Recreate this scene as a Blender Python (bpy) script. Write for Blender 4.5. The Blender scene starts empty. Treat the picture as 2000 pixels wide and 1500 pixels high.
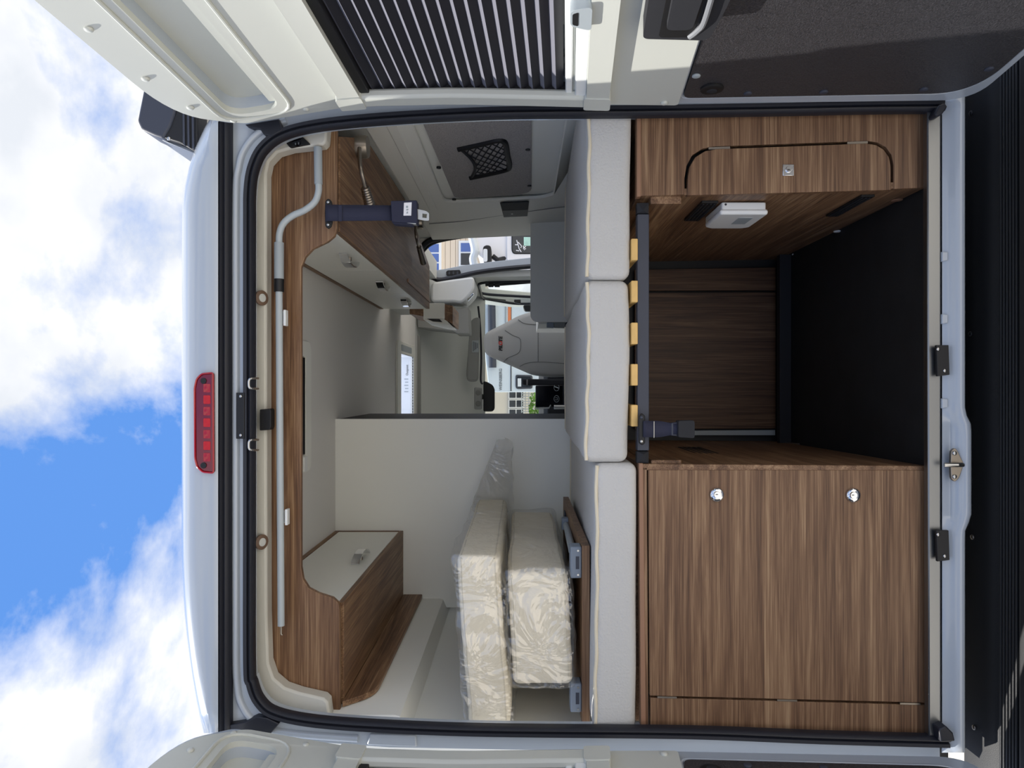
import bpy, bmesh, math, random
from mathutils import Vector, Matrix, noise
from mathutils.geometry import tessellate_polygon
random.seed(7)
S = bpy.context.scene
COL = S.collection

# ------------------------------------------------------------------ camera
F = 1387.0            # focal length in pixels of the 2000 x 1500 frame
D0 = 1.756            # camera distance from the plane of the doorway
CZ = 1.537            # camera height above the ground
VX, VY = 1018.0, 758.0
LEAN = 0.0656         # the rear face of the van leans forward
cam = bpy.data.cameras.new('camera')
cam.sensor_width = 36.0
cam.lens = F / 2000 * 36
cam.shift_x = -(VX - 1000) / 2000
cam.shift_y = (VY - 750) / 2000
cam.clip_start = 0.05
camo = bpy.data.objects.new('camera', cam)
COL.objects.link(camo)
camo.matrix_world = Matrix(((0, 1, 0, 0), (0, 0, -1, -D0), (-1, 0, 0, CZ), (0, 0, 0, 1)))
S.camera = camo

# ------------------------------------------------------------------ sky, sun, exposure
W = bpy.data.worlds.new('sky'); S.world = W; W.use_nodes = True
nt = W.node_tree; nt.nodes.clear()
def N(t, kind, **kw):
    n = t.nodes.new(kind)
    for k, v in kw.items():
        setattr(n, k, v)
    return n
out = N(nt, 'ShaderNodeOutputWorld'); bg = N(nt, 'ShaderNodeBackground')
tc = N(nt, 'ShaderNodeTexCoord'); mp = N(nt, 'ShaderNodeMapping')
mp.inputs['Scale'].default_value = (1.0, 1.0, 1.5)
mp.inputs['Location'].default_value = (0.0, 0.0, 0.0); mp.inputs['Rotation'].default_value = (0.0, 0.0, -0.27)
ns = N(nt, 'ShaderNodeTexNoise'); ns.inputs['Scale'].default_value = 3.3
ns.inputs['Detail'].default_value = 9; ns.inputs['Roughness'].default_value = 0.56
ns.inputs['Distortion'].default_value = 0.15
rp = N(nt, 'ShaderNodeValToRGB')
rp.color_ramp.elements[0].position = 0.40; rp.color_ramp.elements[1].position = 0.55
rp.color_ramp.elements[0].color = (0, 0, 0, 1); rp.color_ramp.elements[1].color = (1, 1, 1, 1)
n2 = N(nt, 'ShaderNodeTexNoise'); n2.inputs['Scale'].default_value = 7.0; n2.inputs['Detail'].default_value = 6
r2 = N(nt, 'ShaderNodeValToRGB')
r2.color_ramp.elements[0].position = 0.35; r2.color_ramp.elements[1].position = 0.65
r2.color_ramp.elements[0].color = (0.66, 0.69, 0.74, 1); r2.color_ramp.elements[1].color = (0.87, 0.87, 0.88, 1)
mx = N(nt, 'ShaderNodeMixRGB'); mx.inputs[1].default_value = (0.105, 0.27, 0.68, 1)
nt.links.new(tc.outputs['Generated'], mp.inputs['Vector'])
nt.links.new(mp.outputs['Vector'], ns.inputs['Vector']); nt.links.new(mp.outputs['Vector'], n2.inputs['Vector'])
nt.links.new(ns.outputs['Fac'], rp.inputs['Fac']); nt.links.new(n2.outputs['Fac'], r2.inputs['Fac'])
nt.links.new(rp.outputs['Color'], mx.inputs[0]); nt.links.new(r2.outputs['Color'], mx.inputs[2])
nt.links.new(mx.outputs[0], bg.inputs['Color']); bg.inputs['Strength'].default_value = 0.75
nt.links.new(bg.outputs[0], out.inputs[0])

sl = bpy.data.lights.new('sun', 'SUN'); sl.energy = 3.6; sl.angle = 0.0093; sl.color = (1, 0.96, 0.9)
so = bpy.data.objects.new('sun', sl); COL.objects.link(so)
so.rotation_euler = Vector((2.0, -1.0, -4.3)).to_track_quat('-Z', 'Y').to_euler()
so.location = (-6, 3, 9)
S.view_settings.view_transform = 'Standard'; S.view_settings.look = 'None'
S.view_settings.exposure = 0.78; S.view_settings.gamma = 1.0
S.view_settings.use_curve_mapping = False

# ------------------------------------------------------------------ projection helpers (photo pixel + distance -> place)
def P(px, py, D):
    return Vector(((VY - py) * D / F, D - D0, CZ + (VX - px) * D / F))
def PX(px, py, X):                      # point on the plane x = X
    return P(px, py, X * F / (VY - py))
def PZ(px, py, z):                      # point on the plane z = z (relative to the camera)
    return P(px, py, z * F / (VX - px))
def DF(px, dy=0.0):
    return (D0 + LEAN * 0.15 + dy) / (1 - LEAN * (VX - px) / F)
def PF(px, py, dy=0.0):                 # point on the leaning rear face, dy behind it
    return P(px, py, DF(px, dy))
def V(x, y, z):                         # z relative to the camera height
    return Vector((x, y, CZ + z))

# ------------------------------------------------------------------ materials
MATS = {}
def lin(c):
    return tuple(((v / 255) / 12.92 if v <= 10 else (((v / 255) + 0.055) / 1.055) ** 2.4) for v in c)
def mat(name, rgb, rough=0.5, metal=0.0, bump=0.0, bscale=200.0, var=0.0, vscale=6.0, spec=0.5, coat=0.0, **kw):
    m = bpy.data.materials.new(name); m.use_nodes = True
    t = m.node_tree; b = t.nodes['Principled BSDF']
    c = lin(rgb) + (1,)
    b.inputs['Base Color'].default_value = c
    b.inputs['Roughness'].default_value = rough; b.inputs['Metallic'].default_value = metal
    b.inputs['Specular IOR Level'].default_value = spec
    b.inputs['Coat Weight'].default_value = coat
    o = N(t, 'ShaderNodeTexCoord')
    if var > 0:
        n = N(t, 'ShaderNodeTexNoise'); n.inputs['Scale'].default_value = vscale; n.inputs['Detail'].default_value = 5
        r = N(t, 'ShaderNodeValToRGB')
        r.color_ramp.elements[0].position = 0.3; r.color_ramp.elements[1].position = 0.7
        r.color_ramp.elements[0].color = tuple(v * (1 - var) for v in c[:3]) + (1,)
        r.color_ramp.elements[1].color = tuple(min(1, v * (1 + var)) for v in c[:3]) + (1,)
        t.links.new(o.outputs['Object'], n.inputs['Vector']); t.links.new(n.outputs['Fac'], r.inputs['Fac'])
        t.links.new(r.outputs['Color'], b.inputs['Base Color'])
    if bump > 0:
        n = N(t, 'ShaderNodeTexNoise'); n.inputs['Scale'].default_value = bscale; n.inputs['Detail'].default_value = 3
        bp = N(t, 'ShaderNodeBump'); bp.inputs['Strength'].default_value = bump; bp.inputs['Distance'].default_value = 0.002
        t.links.new(o.outputs['Object'], n.inputs['Vector']); t.links.new(n.outputs['Fac'], bp.inputs['Height'])
        t.links.new(bp.outputs['Normal'], b.inputs['Normal'])
    MATS[name] = m
    return m
def wood(name, axis, dark=1.0, tint=(1, 1, 1)):
    m = bpy.data.materials.new(name); m.use_nodes = True
    t = m.node_tree; b = t.nodes['Principled BSDF']
    b.inputs['Roughness'].default_value = 0.48; b.inputs['Specular IOR Level'].default_value = 0.35
    o = N(t, 'ShaderNodeTexCoord')
    def noi(along, across, detail, rough, dist):
        mpn = N(t, 'ShaderNodeMapping')
        sc = [across] * 3; sc[axis] = along
        mpn.inputs['Scale'].default_value = sc
        n = N(t, 'ShaderNodeTexNoise'); n.inputs['Scale'].default_value = 1.0; n.inputs['Detail'].default_value = detail
        n.inputs['Roughness'].default_value = rough; n.inputs['Distortion'].default_value = dist
        t.links.new(o.outputs['Object'], mpn.inputs['Vector']); t.links.new(mpn.outputs['Vector'], n.inputs['Vector'])
        return n
    a = noi(1.5, 34, 5, 0.62, 1.1); f = noi(4, 300, 3, 0.7, 0.0)
    mixf = N(t, 'ShaderNodeMath', operation='MULTIPLY_ADD'); mixf.inputs[1].default_value = 0.54
    t.links.new(a.outputs['Fac'], mixf.inputs[0])
    mf = N(t, 'ShaderNodeMath', operation='MULTIPLY'); mf.inputs[1].default_value = 0.46
    t.links.new(f.outputs['Fac'], mf.inputs[0]); t.links.new(mf.outputs[0], mixf.inputs[2])
    r = N(t, 'ShaderNodeValToRGB')
    cols = [(0.33, (80, 54, 39)), (0.44, (118, 84, 59)), (0.53, (147, 109, 78)), (0.64, (186, 148, 110))]
    while len(r.color_ramp.elements) < len(cols):
        r.color_ramp.elements.new(0.5)
    for e, (p, c) in zip(r.color_ramp.elements, cols):
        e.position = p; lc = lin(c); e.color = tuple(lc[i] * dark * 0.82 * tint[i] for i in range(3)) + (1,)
    t.links.new(mixf.outputs[0], r.inputs['Fac']); t.links.new(r.outputs['Color'], b.inputs['Base Color'])
    bp = N(t, 'ShaderNodeBump'); bp.inputs['Strength'].default_value = 0.12; bp.inputs['Distance'].default_value = 0.001
    t.links.new(f.outputs['Fac'], bp.inputs['Height']); t.links.new(bp.outputs['Normal'], b.inputs['Normal'])
    MATS[name] = m
    return m
def glassy(name, tint, alpha_t, rough=0.02, gl=0.08, bump=0.0, bscale=30):
    m = bpy.data.materials.new(name); m.use_nodes = True
    t = m.node_tree; t.nodes.clear()
    o = N(t, 'ShaderNodeOutputMaterial'); tr = N(t, 'ShaderNodeBsdfTransparent'); g = N(t, 'ShaderNodeBsdfGlossy')
    tr.inputs[0].default_value = tuple(alpha_t * v for v in tint) + (1,)
    g.inputs['Roughness'].default_value = rough
    ms = N(t, 'ShaderNodeMixShader'); ms.inputs[0].default_value = gl
    t.links.new(tr.outputs[0], ms.inputs[1]); t.links.new(g.outputs[0], ms.inputs[2]); t.links.new(ms.outputs[0], o.inputs[0])
    if bump:
        tcn = N(t, 'ShaderNodeTexCoord')
        n = N(t, 'ShaderNodeTexNoise'); n.inputs['Scale'].default_value = bscale; n.inputs['Detail'].default_value = 4
        n.inputs['Distortion'].default_value = 1.0
        bp = N(t, 'ShaderNodeBump'); bp.inputs['Strength'].default_value = bump; bp.inputs['Distance'].default_value = 0.02
        t.links.new(tcn.outputs['Object'], n.inputs['Vector']); t.links.new(n.outputs['Fac'], bp.inputs['Height'])
        t.links.new(bp.outputs['Normal'], g.inputs['Normal'])
    MATS[name] = m
    return m

WT = (0.94, 1.0, 1.06)
wood('wood_x', 0, tint=WT); wood('wood_y', 1, tint=WT); wood('wood_z', 2, tint=WT); wood('wood_shaded', 2, dark=0.44, tint=(1.0, 0.97, 0.98))  # last one: same wood with the deep garage's shade put into its colour
mat('edge_band', (150, 112, 86), 0.5)
mat('handle_edge', (128, 130, 133), 0.4)
mat('ring_brown', (112, 90, 74), 0.4)
mat('paint', (174, 182, 191), 0.18, coat=0.5)
mat('trim_white', (196, 198, 190), 0.42, bump=0.02)
mat('trim_beige', (204, 202, 192), 0.5, bump=0.02)
mat('wall_white', (240, 240, 233), 0.5)
mat('cabinet_white', (236, 236, 228), 0.35)
mat('ceiling', (230, 228, 223), 0.75, bump=0.05, bscale=900)
mat('partition', (240, 241, 235), 0.4)
mat('cab_grey', (198, 200, 196), 0.7, bump=0.05, bscale=700)
mat('cab_dark', (140, 141, 138), 0.7)
mat('cab_light', (222, 225, 226), 0.55)
mat('rubber', (27, 29, 38), 0.5)
mat('black', (16, 16, 18), 0.55)
mat('black_soft', (30, 31, 36), 0.75, bump=0.1, bscale=800)
mat('black_gloss', (12, 12, 16), 0.12)
mat('grain_black', (50, 49, 52), 0.42, bump=1.0, bscale=330, var=0.6, vscale=300, spec=0.7)
mat('bumper_black', (20, 21, 23), 0.55, bump=0.3, bscale=700)
mat('floor_black', (26, 27, 29), 0.6, bump=0.1, bscale=500, var=0.25, vscale=14)
mat('steel_blue', (56, 60, 72), 0.5)
mat('webbing', (40, 42, 62), 0.8, bump=0.3, bscale=900)
mat('chrome', (225, 227, 230), 0.08, metal=1)
mat('nickel', (150, 142, 132), 0.35, metal=1)
mat('steel', (190, 190, 188), 0.3, metal=1)
mat('alu', (140, 142, 143), 0.36, metal=1, bump=0.03)
mat('rod', (176, 184, 187), 0.35)
mat('grip_grey', (160, 168, 172), 0.5)
mat('plastic_blue', (128, 138, 150), 0.5)
mat('white_plastic', (232, 234, 232), 0.4)
mat('label_white', (235, 235, 238), 0.6)
mat('print', (60, 62, 68), 0.7)
mat('fabric', (202, 201, 198), 0.9, bump=0.9, bscale=170)
mat('fabric_cream', (226, 220, 206), 0.85, bump=0.2, bscale=300)
mat('cushion', (248, 238, 214), 0.85, bump=0.15, bscale=200, var=0.05, vscale=4)
mat('piping', (226, 216, 192), 0.7)
mat('slat', (232, 190, 116), 0.5, var=0.08, vscale=30)
mat('grey_weave', (168, 164, 162), 0.95, bump=0.6, bscale=500, var=0.28, vscale=260)
mat('net', (34, 35, 40), 0.8)
mat('red_lens', (165, 10, 22), 0.15, coat=0.6)
mat('red_dark', (110, 10, 30), 0.2, coat=0.6)
mat('red_bright', (188, 18, 28), 0.25)
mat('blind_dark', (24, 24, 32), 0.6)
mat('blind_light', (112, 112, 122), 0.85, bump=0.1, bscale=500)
mat('seat_fabric', (182, 181, 175), 0.8, bump=0.1, bscale=500)
mat('seam', (120, 120, 116), 0.8)
mat('logo_black', (18, 18, 20), 0.6)
mat('logo_red', (215, 50, 35), 0.6)
mat('screen', (10, 11, 16), 0.1)
mat('concrete', (214, 206, 192), 0.9, var=0.12, vscale=3)
mat('siding', (222, 206, 182), 0.8)
mat('facade', (216, 210, 196), 0.85)
mat('window_blue', (70, 100, 165), 0.1, spec=0.8)
mat('window_dark', (30, 34, 40), 0.1, spec=0.8)
mat('leaf', (90, 130, 40), 0.7, var=0.4, vscale=9)
mat('van_white', (236, 236, 238), 0.25, coat=0.4)
mat('van_blue', (218, 226, 230), 0.25, coat=0.4)
mat('orange', (225, 130, 80), 0.6)
mat('sticker_green', (180, 220, 205), 0.6, var=0.15, vscale=20)
mat('tyre', (22, 22, 22), 0.8)
glassy('glass', (0.96, 0.99, 0.98), 0.95, gl=0.05)
glassy('tinted', (0.42, 0.44, 0.46), 0.55, gl=0.10)

def acrylic(name):
    m = bpy.data.materials.new(name); m.use_nodes = True
    t = m.node_tree; t.nodes.clear()
    o = N(t, 'ShaderNodeOutputMaterial'); tr = N(t, 'ShaderNodeBsdfTranslucent'); tp = N(t, 'ShaderNodeBsdfTransparent')
    tr.inputs[0].default_value = (0.9, 0.93, 1, 1); tp.inputs[0].default_value = (0.9, 0.93, 1, 1)
    ms = N(t, 'ShaderNodeMixShader'); ms.inputs[0].default_value = 0.5
    t.links.new(tr.outputs[0], ms.inputs[1]); t.links.new(tp.outputs[0], ms.inputs[2]); t.links.new(ms.outputs[0], o.inputs[0])
    MATS[name] = m
acrylic('acrylic')
def film(name, white, gl):
    m = bpy.data.materials.new(name); m.use_nodes = True
    t = m.node_tree; t.nodes.clear()
    o = N(t, 'ShaderNodeOutputMaterial'); tp = N(t, 'ShaderNodeBsdfTransparent'); g = N(t, 'ShaderNodeBsdfGlossy'); d = N(t, 'ShaderNodeBsdfTranslucent')
    df = N(t, 'ShaderNodeBsdfDiffuse'); df.inputs[0].default_value = (0.85, 0.85, 0.83, 1)
    d.inputs[0].default_value = (0.85, 0.85, 0.83, 1); g.inputs['Roughness'].default_value = 0.10
    tcn = N(t, 'ShaderNodeTexCoord'); n = N(t, 'ShaderNodeTexNoise'); n.inputs['Scale'].default_value = 5; n.inputs['Detail'].default_value = 2.5
    n.inputs['Distortion'].default_value = 3.5
    bp = N(t, 'ShaderNodeBump'); bp.inputs['Strength'].default_value = 1.0; bp.inputs['Distance'].default_value = 0.03
    t.links.new(tcn.outputs['Object'], n.inputs['Vector']); t.links.new(n.outputs['Fac'], bp.inputs['Height'])
    t.links.new(bp.outputs['Normal'], g.inputs['Normal'])
    m1 = N(t, 'ShaderNodeMixShader'); m1.inputs[0].default_value = 0.5
    m2 = N(t, 'ShaderNodeMixShader'); m2.inputs[0].default_value = white
    m3 = N(t, 'ShaderNodeMixShader'); m3.inputs[0].default_value = gl
    t.links.new(d.outputs[0], m1.inputs[1]); t.links.new(df.outputs[0], m1.inputs[2])
    t.links.new(tp.outputs[0], m2.inputs[1]); t.links.new(m1.outputs[0], m2.inputs[2])
    t.links.new(m2.outputs[0], m3.inputs[1]); t.links.new(g.outputs[0], m3.inputs[2]); t.links.new(m3.outputs[0], o.inputs[0])
    MATS[name] = m
film('film', 0.06, 0.15); film('film_thick', 0.38, 0.16)

# ------------------------------------------------------------------ mesh helpers
def nb():
    return bmesh.new()
def add_faces(bm, vs, fs):
    v = [bm.verts.new(p) for p in vs]
    for f in fs:
        try:
            bm.faces.new([v[i] for i in f])
        except ValueError:
            pass
    return bm
def extrude(bm, outer, vec, holes=()):
    """planar outline (3D points, optional holes) extruded along vec"""
    vec = Vector(vec)
    loops = [list(map(Vector, outer))] + [list(map(Vector, h)) for h in holes]
    flat = [p for l in loops for p in l]
    n = len(flat)
    vs = flat + [p + vec for p in flat]
    if holes:
        tri = tessellate_polygon(loops)
        caps = [tuple(t) for t in tri]
    else:
        caps = [tuple(range(n))]
    fs = [c for c in caps] + [tuple(i + n for i in reversed(c)) for c in caps]
    k = 0
    for l in loops:
        m = len(l)
        for i in range(m):
            a, b = k + i, k + (i + 1) % m
            fs.append((b, a, a + n, b + n))
        k += m
    return add_faces(bm, vs, fs)
def box(bm, x0, x1, y0, y1, z0, z1):
    vs = [(x, y, z) for x in (x0, x1) for y in (y0, y1) for z in (z0, z1)]
    return add_faces(bm, vs, [(0, 1, 3, 2), (4, 6, 7, 5), (0, 4, 5, 1), (2, 3, 7, 6), (0, 2, 6, 4), (1, 5, 7, 3)])
def rnd(pts, r, seg=5):
    """round the corners of a closed outline; r may be a list"""
    pts = [Vector(p) for p in pts]; n = len(pts); o = []
    for i, p in enumerate(pts):
        rr = r[i] if isinstance(r, (list, tuple)) else r
        if rr <= 0:
            o.append(p); continue
        a, b = pts[i - 1], pts[(i + 1) % n]
        ra = min(rr, (a - p).length * 0.49); rb = min(rr, (b - p).length * 0.49)
        s = p + (a - p).normalized() * ra; e = p + (b - p).normalized() * rb
        for k in range(seg + 1):
            u = k / seg
            o.append(s * (1 - u) ** 2 + p * 2 * u * (1 - u) + e * u * u)
    return o
def smooth(pts, n=6):
    pts = [Vector(p) for p in pts]; o = []
    for i in range(len(pts) - 1):
        p0 = pts[max(i - 1, 0)]; p1 = pts[i]; p2 = pts[i + 1]; p3 = pts[min(i + 2, len(pts) - 1)]
        for k in range(n):
            t = k / n
            o.append(0.5 * ((2 * p1) + (p2 - p0) * t + (2 * p0 - 5 * p1 + 4 * p2 - p3) * t * t + (3 * p1 - p0 - 3 * p2 + p3) * t ** 3))
    o.append(pts[-1])
    return o
def tube(bm, path, r, seg=10, closed=False):
    path = [Vector(p) for p in path]; n = len(path)
    rs = r if isinstance(r, (list, tuple)) else [r] * n
    up = None; rings = []
    for i, p in enumerate(path):
        a = path[i - 1] if (i > 0 or closed) else p
        b = path[(i + 1) % n] if (i < n - 1 or closed) else p
        t = (b - a).normalized()
        if up is None:
            up = t.orthogonal().normalized()
        up = (up - t * up.dot(t)).normalized()
        s = t.cross(up)
        rings.append([bm.verts.new(p + (up * math.cos(2 * math.pi * k / seg) + s * math.sin(2 * math.pi * k / seg)) * rs[i]) for k in range(seg)])
    m = n if closed else n - 1
    for i in range(m):
        A, B = rings[i], rings[(i + 1) % n]
        for k in range(seg):
            bm.faces.new((A[k], A[(k + 1) % seg], B[(k + 1) % seg], B[k]))
    if not closed:
        bm.faces.new(list(reversed(rings[0]))); bm.faces.new(rings[-1])
    return bm
def sweep(bm, path, prof, yaxis=(0, 1, 0)):
    """sweep a closed profile (a: sideways in the plane, b: along yaxis) along an open path"""
    ya = Vector(yaxis).normalized(); path = [Vector(p) for p in path]; n = len(path); rings = []
    for i, p in enumerate(path):
        t = (path[min(i + 1, n - 1)] - path[max(i - 1, 0)]).normalized()
        s = t.cross(ya).normalized()
        rings.append([bm.verts.new(p + s * a + ya * b) for a, b in prof])
    k = len(prof)
    for i in range(n - 1):
        for j in range(k):
            bm.faces.new((rings[i][j], rings[i][(j + 1) % k], rings[i + 1][(j + 1) % k], rings[i + 1][j]))
    bm.faces.new(rings[0]); bm.faces.new(list(reversed(rings[-1])))
    return bm
def disc(bm, c, axis, r, h, seg=20, dome=0.0):
    """short cylinder from c along axis, optionally domed"""
    c = Vector(c); ax = Vector(axis).normalized(); u = ax.orthogonal().normalized(); w = ax.cross(u)
    prof = [(r, 0), (r, h * (1 - dome))]
    if dome > 0:
        for k in range(1, 4):
            a = k / 4 * math.pi / 2
            prof.append((r * math.cos(a), h * (1 - dome) + h * dome * math.sin(a)))
    else:
        prof = [(r, 0), (r, h * 0.85), (r * 0.93, h)]
    rings = [[bm.verts.new(c + ax * z + (u * math.cos(2 * math.pi * k / seg) + w * math.sin(2 * math.pi * k / seg)) * rr) for k in range(seg)] for rr, z in prof]
    for A, B in zip(rings, rings[1:]):
        for k in range(seg):
            bm.faces.new((A[k], A[(k + 1) % seg], B[(k + 1) % seg], B[k]))
    bm.faces.new(list(reversed(rings[0]))); bm.faces.new(rings[-1])
    return bm
def rbox(bm, lo, hi, r, n=(8, 8, 4), fn=None):
    """rounded box on a grid; fn(p) -> offset vector"""
    lo, hi = Vector(lo), Vector(hi)
    def ticks(a, b, k):
        o = [a + r * f for f in (0, 0.1, 0.35, 0.65, 1)]
        o += [a + r + (b - a - 2 * r) * i / k for i in range(1, k)]
        return o + [b - r * f for f in (1, 0.65, 0.35, 0.1, 0)]
    T = [ticks(lo[i], hi[i], n[i]) for i in range(3)]
    cache = {}
    def vert(i, j, k):
        if (i, j, k) not in cache:
            p = Vector((T[0][i], T[1][j], T[2][k]))
            q = Vector([min(max(p[a], lo[a] + r), hi[a] - r) for a in range(3)])
            d = p - q
            # map the cube surface onto the rounded surface
            if d.length > 1e-9:
                m = max(abs(d[a]) for a in range(3))
                p = q + d.normalized() * m
            if fn:
                p = p + fn(p)
            cache[(i, j, k)] = bm.verts.new(p)
        return cache[(i, j, k)]
    L = [len(t) for t in T]
    for ax in range(3):
        b, c = [a for a in range(3) if a != ax]
        for side in (0, L[ax] - 1):
            for i in range(L[b] - 1):
                for j in range(L[c] - 1):
                    q = []
                    for di, dj in ((0, 0), (1, 0), (1, 1), (0, 1)):
                        ix = [0, 0, 0]; ix[ax] = side; ix[b] = i + di; ix[c] = j + dj
                        q.append(vert(*ix))
                    try:
                        bm.faces.new(q)
                    except ValueError:
                        pass
    return bm
def grid(bm, rows):
    R = [[bm.verts.new(p) for p in r] for r in rows]
    for a, b in zip(R, R[1:]):
        for i in range(len(a) - 1):
            bm.faces.new((a[i], a[i + 1], b[i + 1], b[i]))
    return bm

ORG = {}
def tag(o, label=None, cat=None, group=None, kind=None):
    for k, v in (('label', label), ('category', cat), ('group', group), ('kind', kind)):
        if v:
            o[k] = v
    return o
def _mesh(name, bm, m, org, ang, bevel):
    bmesh.ops.recalc_face_normals(bm, faces=bm.faces)
    for v in bm.verts:
        v.co -= org
    me = bpy.data.meshes.new(name); bm.to_mesh(me); bm.free()
    me.materials.append(MATS[m])
    if ang:
        me.polygons.foreach_set('use_smooth', [True] * len(me.polygons))
        me.set_sharp_from_angle(angle=math.radians(ang))
    o = bpy.data.objects.new(name, me); COL.objects.link(o)
    if bevel:
        b = o.modifiers.new('bevel', 'BEVEL'); b.width = bevel; b.segments = 2; b.limit_method = 'ANGLE'
        b.angle_limit = math.radians(40)
    return o
def part(name, bm, m, parent, ang=35, bevel=0.0, label=None, kind=None):
    org = ORG[parent.name]
    o = _mesh(name, bm, m, org, ang, bevel)
    o.parent = parent; ORG[o.name] = org
    return tag(o, label, kind=kind)
def thing(name, loc, label, cat, group=None, kind=None):
    o = bpy.data.objects.new(name, None); COL.objects.link(o)
    o.location = loc; o.empty_display_size = 0.05
    ORG[o.name] = Vector(loc)
    return tag(o, label, cat, group, kind)
def solo(name, bm, m, label, cat, ang=35, bevel=0.0, group=None, kind=None):
    zs = [v.co.z for v in bm.verts]; n = len(zs)
    org = Vector((sum(v.co.x for v in bm.verts) / n, sum(v.co.y for v in bm.verts) / n, min(zs)))
    o = _mesh(name, bm, m, org, ang, bevel)
    o.location = org; ORG[o.name] = org
    return tag(o, label, cat, group, kind)
def text_bm(body, size, origin, right, up, depth=0.001, shear=0.0, bold=0.0, align='CENTER'):
    cu = bpy.data.curves.new('lettering', 'FONT'); cu.body = body; cu.size = size; cu.extrude = depth / 2
    cu.shear = shear; cu.offset = bold; cu.align_x = align; cu.align_y = 'CENTER'
    o = bpy.data.objects.new('lettering', cu); COL.objects.link(o)
    dg = bpy.context.evaluated_depsgraph_get(); dg.update()
    me = bpy.data.meshes.new_from_object(o.evaluated_get(dg))
    bpy.data.objects.remove(o); bpy.data.curves.remove(cu)
    bm = nb(); bm.from_mesh(me); bpy.data.meshes.remove(me)
    r, u = Vector(right).normalized(), Vector(up).normalized(); w = r.cross(u)
    og = Vector(origin)
    for v in bm.verts:
        v.co = og + r * v.co.x + u * v.co.y + w * v.co.z
    return bm
def plateF(pts, dy, th, holes=(), r=0):
    """outline given on the leaning rear plane, th thick"""
    bm = nb()
    o = [PF(x, y, dy) for x, y in pts]
    if r:
        o = rnd(o, r)
    return extrude(bm, o, (0, th, 0), [[PF(x, y, dy) for x, y in h] for h in holes])
def plateP(pts, D, th, r=0, holes=()):
    o = [P(x, y, D) for x, y in pts]
    if r:
        o = rnd(o, r)
    return extrude(nb(), o, (0, th, 0), [[P(x, y, D) for x, y in h] for h in holes])

FLOOR = -0.997        # van floor, relative to the camera
CEIL = 0.767

# ================================================================== THE SETTING
bm = nb(); box(bm, -60, 60, -40, 60, -0.2, 0.0)
solo('ground', bm, 'concrete', 'grey paved yard the van stands on', 'ground', ang=0, kind='structure')

SEAL = [(1840, 210), (1700, 211), (1500, 215), (1240, 219), (1000, 221), (830, 228), (700, 237), (610, 248), (552, 264), (516, 290),
        (497, 325), (489, 370), (488, 450), (488, 700), (488, 1000), (488, 1290), (493, 1332), (508, 1368), (540, 1392), (620, 1408), (760, 1418),
        (950, 1425), (1250, 1428), (1400, 1431), (1600, 1439), (1850, 1446)]
seal_px = smooth([(x, y, 0) for x, y in SEAL], 5)

# floor of the rear garage, alu sill strip, riser behind it
bm = nb()
box(bm, -0.93, 0.88, -0.015, 4.4, CZ + FLOOR - 0.05, CZ + FLOOR)
fl = solo('floor', bm, 'floor_black', 'black vinyl floor of the rear garage', 'floor', ang=0, kind='structure')
bm = nb(); a = P(1523, 497, 2.62); b = P(1546, 862, 2.62)
box(bm, -0.206, 0.494, a.y, a.y + 0.03, CZ + FLOOR, a.z)
solo('trim_1', bm, 'black_soft', 'dark low riser strip at the back of the garage floor', 'trim', bevel=0.002, kind='structure')
bm = plateF([(1811, 205), (1838, 205), (1838, 1440), (1814, 1440)], 0.0, 0.02)
solo('trim_2', bm, 'alu', 'brushed aluminium edge strip along the garage floor', 'trim', bevel=0.003, kind='structure')

# ceiling with an opening for the front roof hatch
HX0, HX1, HY0, HY1 = -0.22, 0.218, 2.70, 3.21
z = CZ + CEIL
bm = nb()
extrude(bm, [(-0.93, 0.13, z), (0.86, 0.13, z), (0.86, 3.40, z), (-0.93, 3.40, z)], (0, 0, 0.045),
        [[(HX0, HY0, z), (HX0, HY1, z), (HX1, HY1, z), (HX1, HY0, z)]])
solo('ceiling', bm, 'ceiling', 'light grey lined ceiling of the van', 'ceiling', ang=0, kind='structure')

# left wall with a moulded step
prof = [(-0.868, 0.80), (-0.868, 0.335), (-0.872, 0.322), (-0.925, 0.300), (-0.932, 0.286), (-0.932, -0.25), (-0.92, FLOOR), (-0.97, FLOOR), (-0.97, 0.80)]
bm = extrude(nb(), [V(x, 0.13, zz) for x, zz in prof], (0, 3.3, 0))
solo('wall_left', bm, 'wall_white', 'moulded white plastic side wall behind the wrapped cushions', 'wall', ang=40, kind='structure')

# right wall, rear section up to the sliding door
def WR(zz):
    return 0.868 - 0.075 * max(zz, 0)
prof = [(WR(0.80), 0.80), (WR(0.4), 0.40), (WR(0), 0.0), (WR(0), FLOOR), (0.93, FLOOR), (0.93, 0.80)]
bm = extrude(nb(), [V(x, 0.06, zz) for x, zz in prof], (0, 2.13, 0))
wr = solo('wall_right', bm, 'wall_white', 'moulded white plastic side wall around the grey fabric panel', 'wall', ang=40, kind='structure')
def wrp(y, zz, n=0.0):
    return V(WR(zz) - n, y, zz)
outer = [wrp(0.08, 0.49, 0.002), wrp(2.15, 0.49, 0.002), wrp(2.15, -0.30, 0.002), wrp(0.08, -0.30, 0.002)]
hole = rnd([wrp(0.20, 0.34, 0.002), wrp(1.41, 0.34, 0.002), wrp(1.41, -0.14, 0.002), wrp(0.20, -0.14, 0.002)], 0.07)
bm = extrude(nb(), outer, (-0.016, 0, 0), [hole])
part('moulding', bm, 'wall_white', wr, bevel=0.007)
lo = rnd([wrp(0.14, 0.42, 0.018), wrp(1.50, 0.42, 0.018), wrp(1.50, 0.385, 0.018), wrp(0.14, 0.385, 0.018)], 0.015)
part('moulding', extrude(nb(), lo, (-0.006, 0, 0)), 'wall_white', wr, bevel=0.003)
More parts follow.
